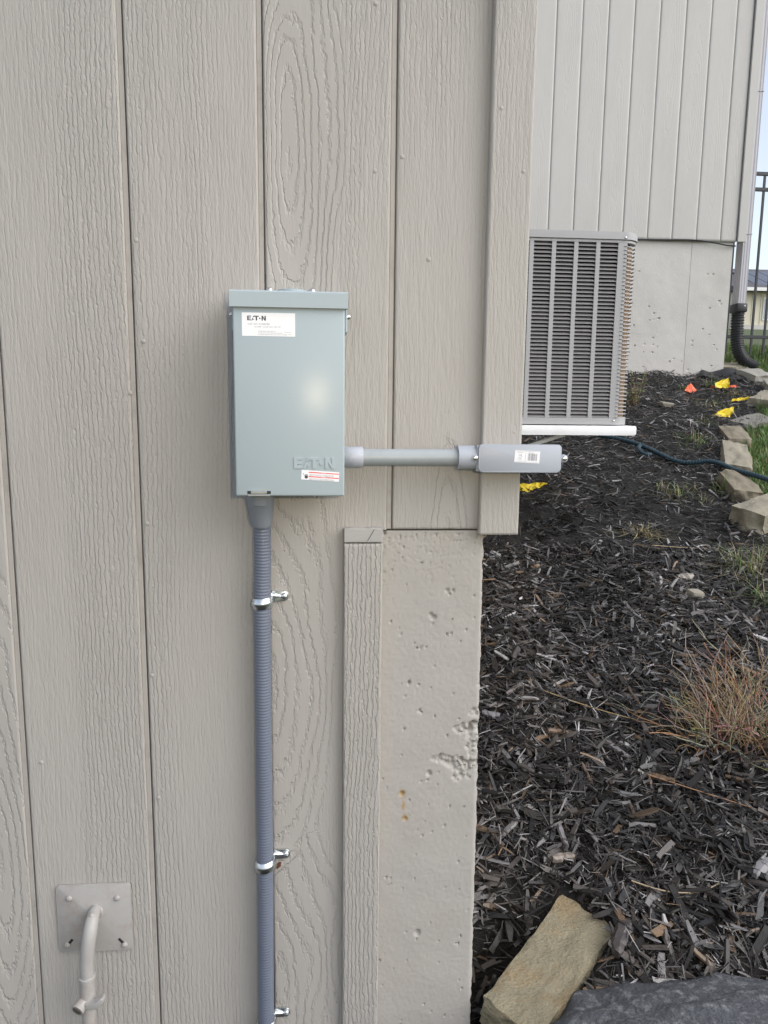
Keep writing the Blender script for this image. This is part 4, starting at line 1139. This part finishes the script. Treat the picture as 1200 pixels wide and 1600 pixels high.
for i, (x, y, rad, cnt, h, dry, lab) in enumerate(TUFTS):
    r = np.random.default_rng(200 + i)
    rr = rad * r.random(cnt) ** 1.1; a = r.uniform(0, 2 * math.pi, cnt)
    X_ = x + rr * np.cos(a); Y_ = y + rr * np.sin(a)
    Z_ = terrain(X_, Y_)
    z0 = zt(x, y)
    roots = np.stack([X_ - x, Y_ - y, Z_ - z0 + .008], 1)
    me = blades('grass_tuft', roots, h * r.uniform(.35, 1.25, cnt) * (1.15 - .6 * rr / rad), r.uniform(.002, .005, cnt), 1.5 if dry < .9 else 2.4, grass_cols(cnt, r, dry), 300 + i)
    tag(link('grass_tuft', me, M['grass'], None, (x, y, z0)), lab, 'grass tuft', 'grass tufts in the mulch')

def twig_mesh(name, lines, cols):
    V = []; F = []; C = []
    for (pts, r0, r1), c in zip(lines, cols):
        b0 = len(V); n = len(pts)
        for i, p in enumerate(pts):
            p = Vector(p); t = (Vector(pts[min(i + 1, n - 1)]) - Vector(pts[max(i - 1, 0)])).normalized()
            u = t.orthogonal().normalized(); v = t.cross(u); rr = r0 + (r1 - r0) * i / (n - 1)
            for k_ in range(4):
                a = k_ * math.pi / 2; V.append(tuple(p + (u * math.cos(a) + v * math.sin(a)) * rr)); C.append(c)
        for i in range(n - 1):
            for k_ in range(4): F.append((b0 + i * 4 + k_, b0 + i * 4 + (k_ + 1) % 4, b0 + (i + 1) * 4 + (k_ + 1) % 4, b0 + (i + 1) * 4 + k_))
    return grid_mesh(name, V, F, True, np.array(C))
def dry_shrub(loc, spread, height, nstem, label, seed, lean):
    R_ = random.Random(seed); root = empty('dry_shrub', loc); tag(root, label, 'shrub', 'cut back dry shrubs in the mulch')
    lines = []; cols_ = []; stems = []; sc = []
    for i in range(nstem):
        a = R_.uniform(0, 2 * math.pi); q_ = R_.random() ** .6
        p = Vector((math.cos(a) * q_ * spread * .55, math.sin(a) * q_ * spread * .45, -.01)); p.z += .286 * p.y
        d = Vector((math.cos(a) * q_ * .8 + lean[0] + R_.gauss(0, .22), math.sin(a) * q_ * .6 + lean[1] + R_.gauss(0, .22), R_.uniform(.55, 1.2))).normalized()
        Lg = height * R_.uniform(.35, 1.1); pts = [p.copy()]
        nseg = 6
        for s_ in range(nseg):
            d = (d + Vector((R_.gauss(0, .20), R_.gauss(0, .20), R_.gauss(-.06, .14)))).normalized()
            p = p + d * Lg / nseg; pts.append(p.copy())
        thick = R_.random() < .34
        r0 = R_.uniform(.0024, .0038) if thick else R_.uniform(.0011, .0021)
        tone = R_.choice([(.29, .185, .105), (.37, .26, .15), (.21, .13, .08), (.45, .36, .24), (.34, .28, .21)])
        tone = tuple(t_ * R_.uniform(.7, 1.25) for t_ in tone)
        (stems if thick else lines).append((pts, r0, r0 * .4)); (sc if thick else cols_).append(tone)
        for b_ in range(R_.randint(1, 3)):
            j = R_.randint(2, nseg); q2 = pts[j].copy(); d2 = (d + Vector((R_.gauss(0, .7), R_.gauss(0, .7), R_.gauss(.1, .4)))).normalized()
            pp = [q2.copy()]
            for s_ in range(3):
                d2 = (d2 + Vector((R_.gauss(0, .15), R_.gauss(0, .15), R_.gauss(0, .1)))).normalized(); q2 = q2 + d2 * Lg * .10; pp.append(q2.copy())
            lines.append((pp, r0 * .5, r0 * .25)); cols_.append(tone)
    link('twigs', twig_mesh('twigs', lines, cols_), M['twig'], root)['kind'] = 'stuff'
    link('stems', twig_mesh('stems', stems, sc), M['twig'], root)['kind'] = 'stuff'
dry_shrub((1.06, .60, zt(1.06, .60)), .14, .21, 135, 'reddish dry twiggy shrub, left of the two at the right edge', 5, (.16, .16))
dry_shrub((1.19, .62, zt(1.19, .62)), .24, .25, 175, 'brown dry twiggy shrub cut by the right picture edge', 9, (-.05, .10))
# long stray stalks on the mulch
for i, (pts, lab) in enumerate([
    ([(.62, .78), (.74, .72), (.86, .66), (.93, .63)], 'thin straw stalk lying left of the dry shrub'),
    ([(.80, .47), (.90, .42), (1.02, .36), (1.10, .31)], 'reddish stalk lying below the dry shrub'),
    ([(.64, .18), (.70, .155), (.77, .15), (.83, .165)], 'pale curved stalk lying above the boulder'),
    ([(1.33, 1.66), (1.45, 1.66), (1.58, 1.67)], 'straight pale stalk lying in the upper mulch'),
    ([(2.12, 3.95), (2.28, 4.1), (2.42, 4.22)], 'pale bent twig sticking out right of the condenser'),
    ([(.98, .19), (1.07, .24), (1.15, .25)], 'pale straight stalk at the right edge below the shrub')]):
    P3 = [(x, y, zt(x, y) + .035 + .008 * math.sin(3 * j)) for j, (x, y) in enumerate(pts)]
    c0 = Vector(P3[0]); cv_ = [p - c0 for p in curve(P3, 4)]
    tone = [(.42, .30, .15), (.33, .19, .11), (.42, .33, .22), (.50, .38, .22), (.36, .30, .22), (.48, .42, .36)][i]
    tag(link('stalk', twig_mesh('stalk', [(cv_, .0019, .0012)], [tone]), M['twig'], None, c0), lab, 'stalk')

# small leafy plant right of the condenser
def leafy(loc, h, nst, label, seed, dens=9):
    R_ = random.Random(seed); root = empty('leafy_plant', loc); tag(root, label, 'plant')
    lines = []; cc = []; LV = []; LF = []; LC = []
    for i in range(nst):
        a = R_.uniform(0, 6.28); d = Vector((math.cos(a) * .5, math.sin(a) * .4, 1)).normalized(); p = Vector((R_.uniform(-.05, .05), R_.uniform(-.05, .05), 0)); pts = [p.copy()]
        Lg = h * R_.uniform(.5, 1.1)
        for s_ in range(5):
            d = (d + Vector((R_.gauss(0, .15), R_.gauss(0, .15), 0))).normalized(); p = p + d * Lg / 5; pts.append(p.copy())
            for q_ in range(R_.randint(0, dens // 3)):
                t = Vector((R_.gauss(0, 1), R_.gauss(0, 1), R_.gauss(.3, .6))).normalized(); sd2 = t.orthogonal().normalized(); ll = R_.uniform(.018, .04)
                b0 = len(LV)
                for v_ in (p, p + t * ll * .45 + sd2 * ll * .22, p + t * ll, p + t * ll * .45 - sd2 * ll * .22): LV.append(tuple(v_)); 
                c = R_.choice([(.11, .15, .035), (.16, .17, .05), (.20, .16, .06), (.07, .11, .03)]); LC += [c] * 4
                LF.append((b0, b0 + 1, b0 + 2, b0 + 3))
        lines.append((pts, .0030, .0012)); cc.append(R_.choice([(.16, .11, .07), (.22, .17, .12)]))
    link('stems', twig_mesh('stems', lines, cc), M['twig'], root)
    link('leaves', grid_mesh('leaves', LV, LF, False, np.array(LC)), M['leaf'], root)
leafy((2.10, 3.78, zt(2.10, 3.78)), .26, 20, 'sparse leafy low shrub between the condenser and the far foundation', 4)
leafy((1.35, 3.35, zt(1.35, 3.35)), .14, 12, 'small green weeds in the shade under the white pad', 8)

# ------------------------------------------------------------------ hose
hw_ = [(1.20, 3.25), (1.40, 3.17), (1.46, 3.147), (1.673, 3.07), (1.803, 2.908), (1.917, 2.658), (2.043, 2.549), (2.123, 2.435), (2.20, 2.26), (2.32, 2.05), (2.5, 1.9)]
P3 = [(x, y, zt(x, y) + (.035 if x < 2.0 or x > 2.3 else .075)) for (x, y) in hw_]
c0 = Vector(P3[0]); pc = [p - c0 for p in curve(P3, 44)]
rl = [.0118 + (.0022 if (i // 2) % 2 else 0) for i in range(len(pc))]
k = MB(); k.tube(pc, .012, 10, r_list=rl)
hs_ = empty('garden_hose', c0); tag(hs_, 'dark teal ribbed garden hose lying across mulch and edging stones', 'hose')
me = bpy.data.meshes.new('hose_tube'); bmesh.ops.recalc_face_normals(k.bm, faces=k.bm.faces); k.bm.to_mesh(me); k.bm.free(); me.shade_smooth()
link('hose_tube', me, M['hose'], hs_)
lp = curve([(1.80, 2.905, zt(1.8, 2.9) + .035), (1.765, 2.84, zt(1.77, 2.84) + .03), (1.775, 2.78, zt(1.775, 2.78) + .03), (1.81, 2.77, zt(1.81, 2.77) + .032)], 8)
k = MB(); k.tube([p - c0 for p in lp], .012, 10); me = bpy.data.meshes.new('hose_end'); bmesh.ops.recalc_face_normals(k.bm, faces=k.bm.faces); k.bm.to_mesh(me); k.bm.free(); me.shade_smooth()
link('hose_end', me, M['hose'], hs_)

# ------------------------------------------------------------------ marking flags and scraps
def flag(loc, poly, m, label, wire=None, curl=.012, thick=.0012, rz=0.0):
    root = empty('marking_flag', loc); tag(root, label, 'flag', 'utility marking flags')
    bm = bmesh.new()
    vs = [bm.verts.new((p[0], 0, p[1])) for p in poly]; f = bm.faces.new(vs)
    bmesh.ops.triangulate(bm, faces=[f]); bmesh.ops.subdivide_edges(bm, edges=bm.edges, cuts=4)
    for v in bm.verts:
        v.co.y = curl * math.sin(v.co.x * 38 + v.co.z * 20) + .006 * math.sin(v.co.x * 140 + v.co.z * 90) + .25 * v.co.z; v.co.z += .003 * math.sin(v.co.x * 110)
        v.co = Matrix.Rotation(rz, 3, 'Z') @ v.co
    r_ = bmesh.ops.extrude_face_region(bm, geom=bm.faces[:])
    for v in [g for g in r_['geom'] if isinstance(g, bmesh.types.BMVert)]: v.co.y += thick
    bmesh.ops.recalc_face_normals(bm, faces=bm.faces)
    me = bpy.data.meshes.new('flag_sheet'); bm.to_mesh(me); bm.free(); link('flag_sheet', me, m, root)
    if wire:
        k = MB(); k.tube([Vector(loc) + Vector(p) for p in wire], .0014, 5); k.build('wire', M['steel'], root)
def zf(x, y): return (x, y, zt(x, y) + .03)
flag(zf(2.725, 4.168), [(-.055, .0), (.0, -.012), (.062, .004), (.045, .016), (.01, .058), (-.02, .045)], M['flago'], 'crumpled orange marking flag left of the upper yellow one', wire=[(-.05, 0, .005), (-.15, .03, -.015)])
flag(zf(2.995, 4.225), [(-.055, .0), (.062, .0), (.068, .04), (.062, .078), (.04, .070), (-.05, .035)], M['flagy'], 'upper yellow marking flag standing against an orange strip', wire=[(-.05, 0, .0), (-.17, .02, -.02)])
flag(zf(3.03, 4.245), [(-.11, -.008), (.085, -.004), (.105, .016), (.07, .014), (-.10, .006)], M['flago'], 'orange strip flag lying behind the upper yellow flag')
flag(zf(2.925, 3.85), [(-.065, -.006), (.02, .002), (.085, .012), (.085, .030), (.0, .020), (-.06, .010)], M['flagy'], 'thin rolled yellow flag left of the large tan edging stone', wire=[(-.06, 0, 0), (-.14, .02, -.015)])
flag(zf(2.621, 3.495), [(-.075, -.004), (.05, -.010), (.068, .022), (.074, .055), (.064, .058), (-.035, .030), (-.035, .014), (-.075, .012)], M['flagy'], 'lowest yellow marking flag with a crooked outline by the dark edging stone', wire=[(.06, 0, .03), (.09, -.03, -.03)])
flag(zf(1.0, 2.30), [(-.075, -.010), (-.03, -.020), (.03, .0), (.075, .020), (.055, .030), (.0, .022), (-.075, .022)], M['flagy'], 'yellow scrap of flag on the mulch just right of the corner trim', curl=.008)
# landscape fabric
xs = np.linspace(-.20, .22, 22); ys = np.linspace(-.14, .12, 14); X, Y = np.meshgrid(xs, ys, indexing='ij')
wx, wy = 3.20, 4.60
Zf = terrain(X + wx, Y + wy) - zt(wx, wy) + .028 + .012 * fbm(X * 9, Y * 9, 140) + .02 * sstep(.05, .12, Y)
I = np.arange(X.size).reshape(X.shape); F = np.stack([I[:-1, :-1], I[1:, :-1], I[1:, 1:], I[:-1, 1:]], -1)
cxx = X[:-1, :-1]; cyy = Y[:-1, :-1]; F = F[(cxx / .21) ** 2 + (cyy / .14) ** 2 < .95 + .3 * vn(cxx * 12, cyy * 12, 150)]
tag(link('landscape_fabric', grid_mesh('landscape_fabric', np.stack([X.ravel(), Y.ravel(), Zf.ravel()], 1), F), M['fabric'], None, (wx, wy, zt(wx, wy))), 'black landscape fabric showing through the mulch by the far foundation', 'fabric')
# pale stone in the mulch
rock('pebble', (1.335, 1.30, zt(1.335, 1.30) + .03), (.055, .04, .03), .3, (.2, .1), 77, M['stone'], 'pale pebble in the mulch left of the dry grass clump', 'pebble', sub=2)
rock('pebble', (2.33, 3.72, zt(2.33, 3.72) + .03), (.09, .05, .03), .1, (.2, .1), 78, M['stone'], 'pinkish flat pebble in the mulch right of the condenser foot', 'pebble', sub=2)
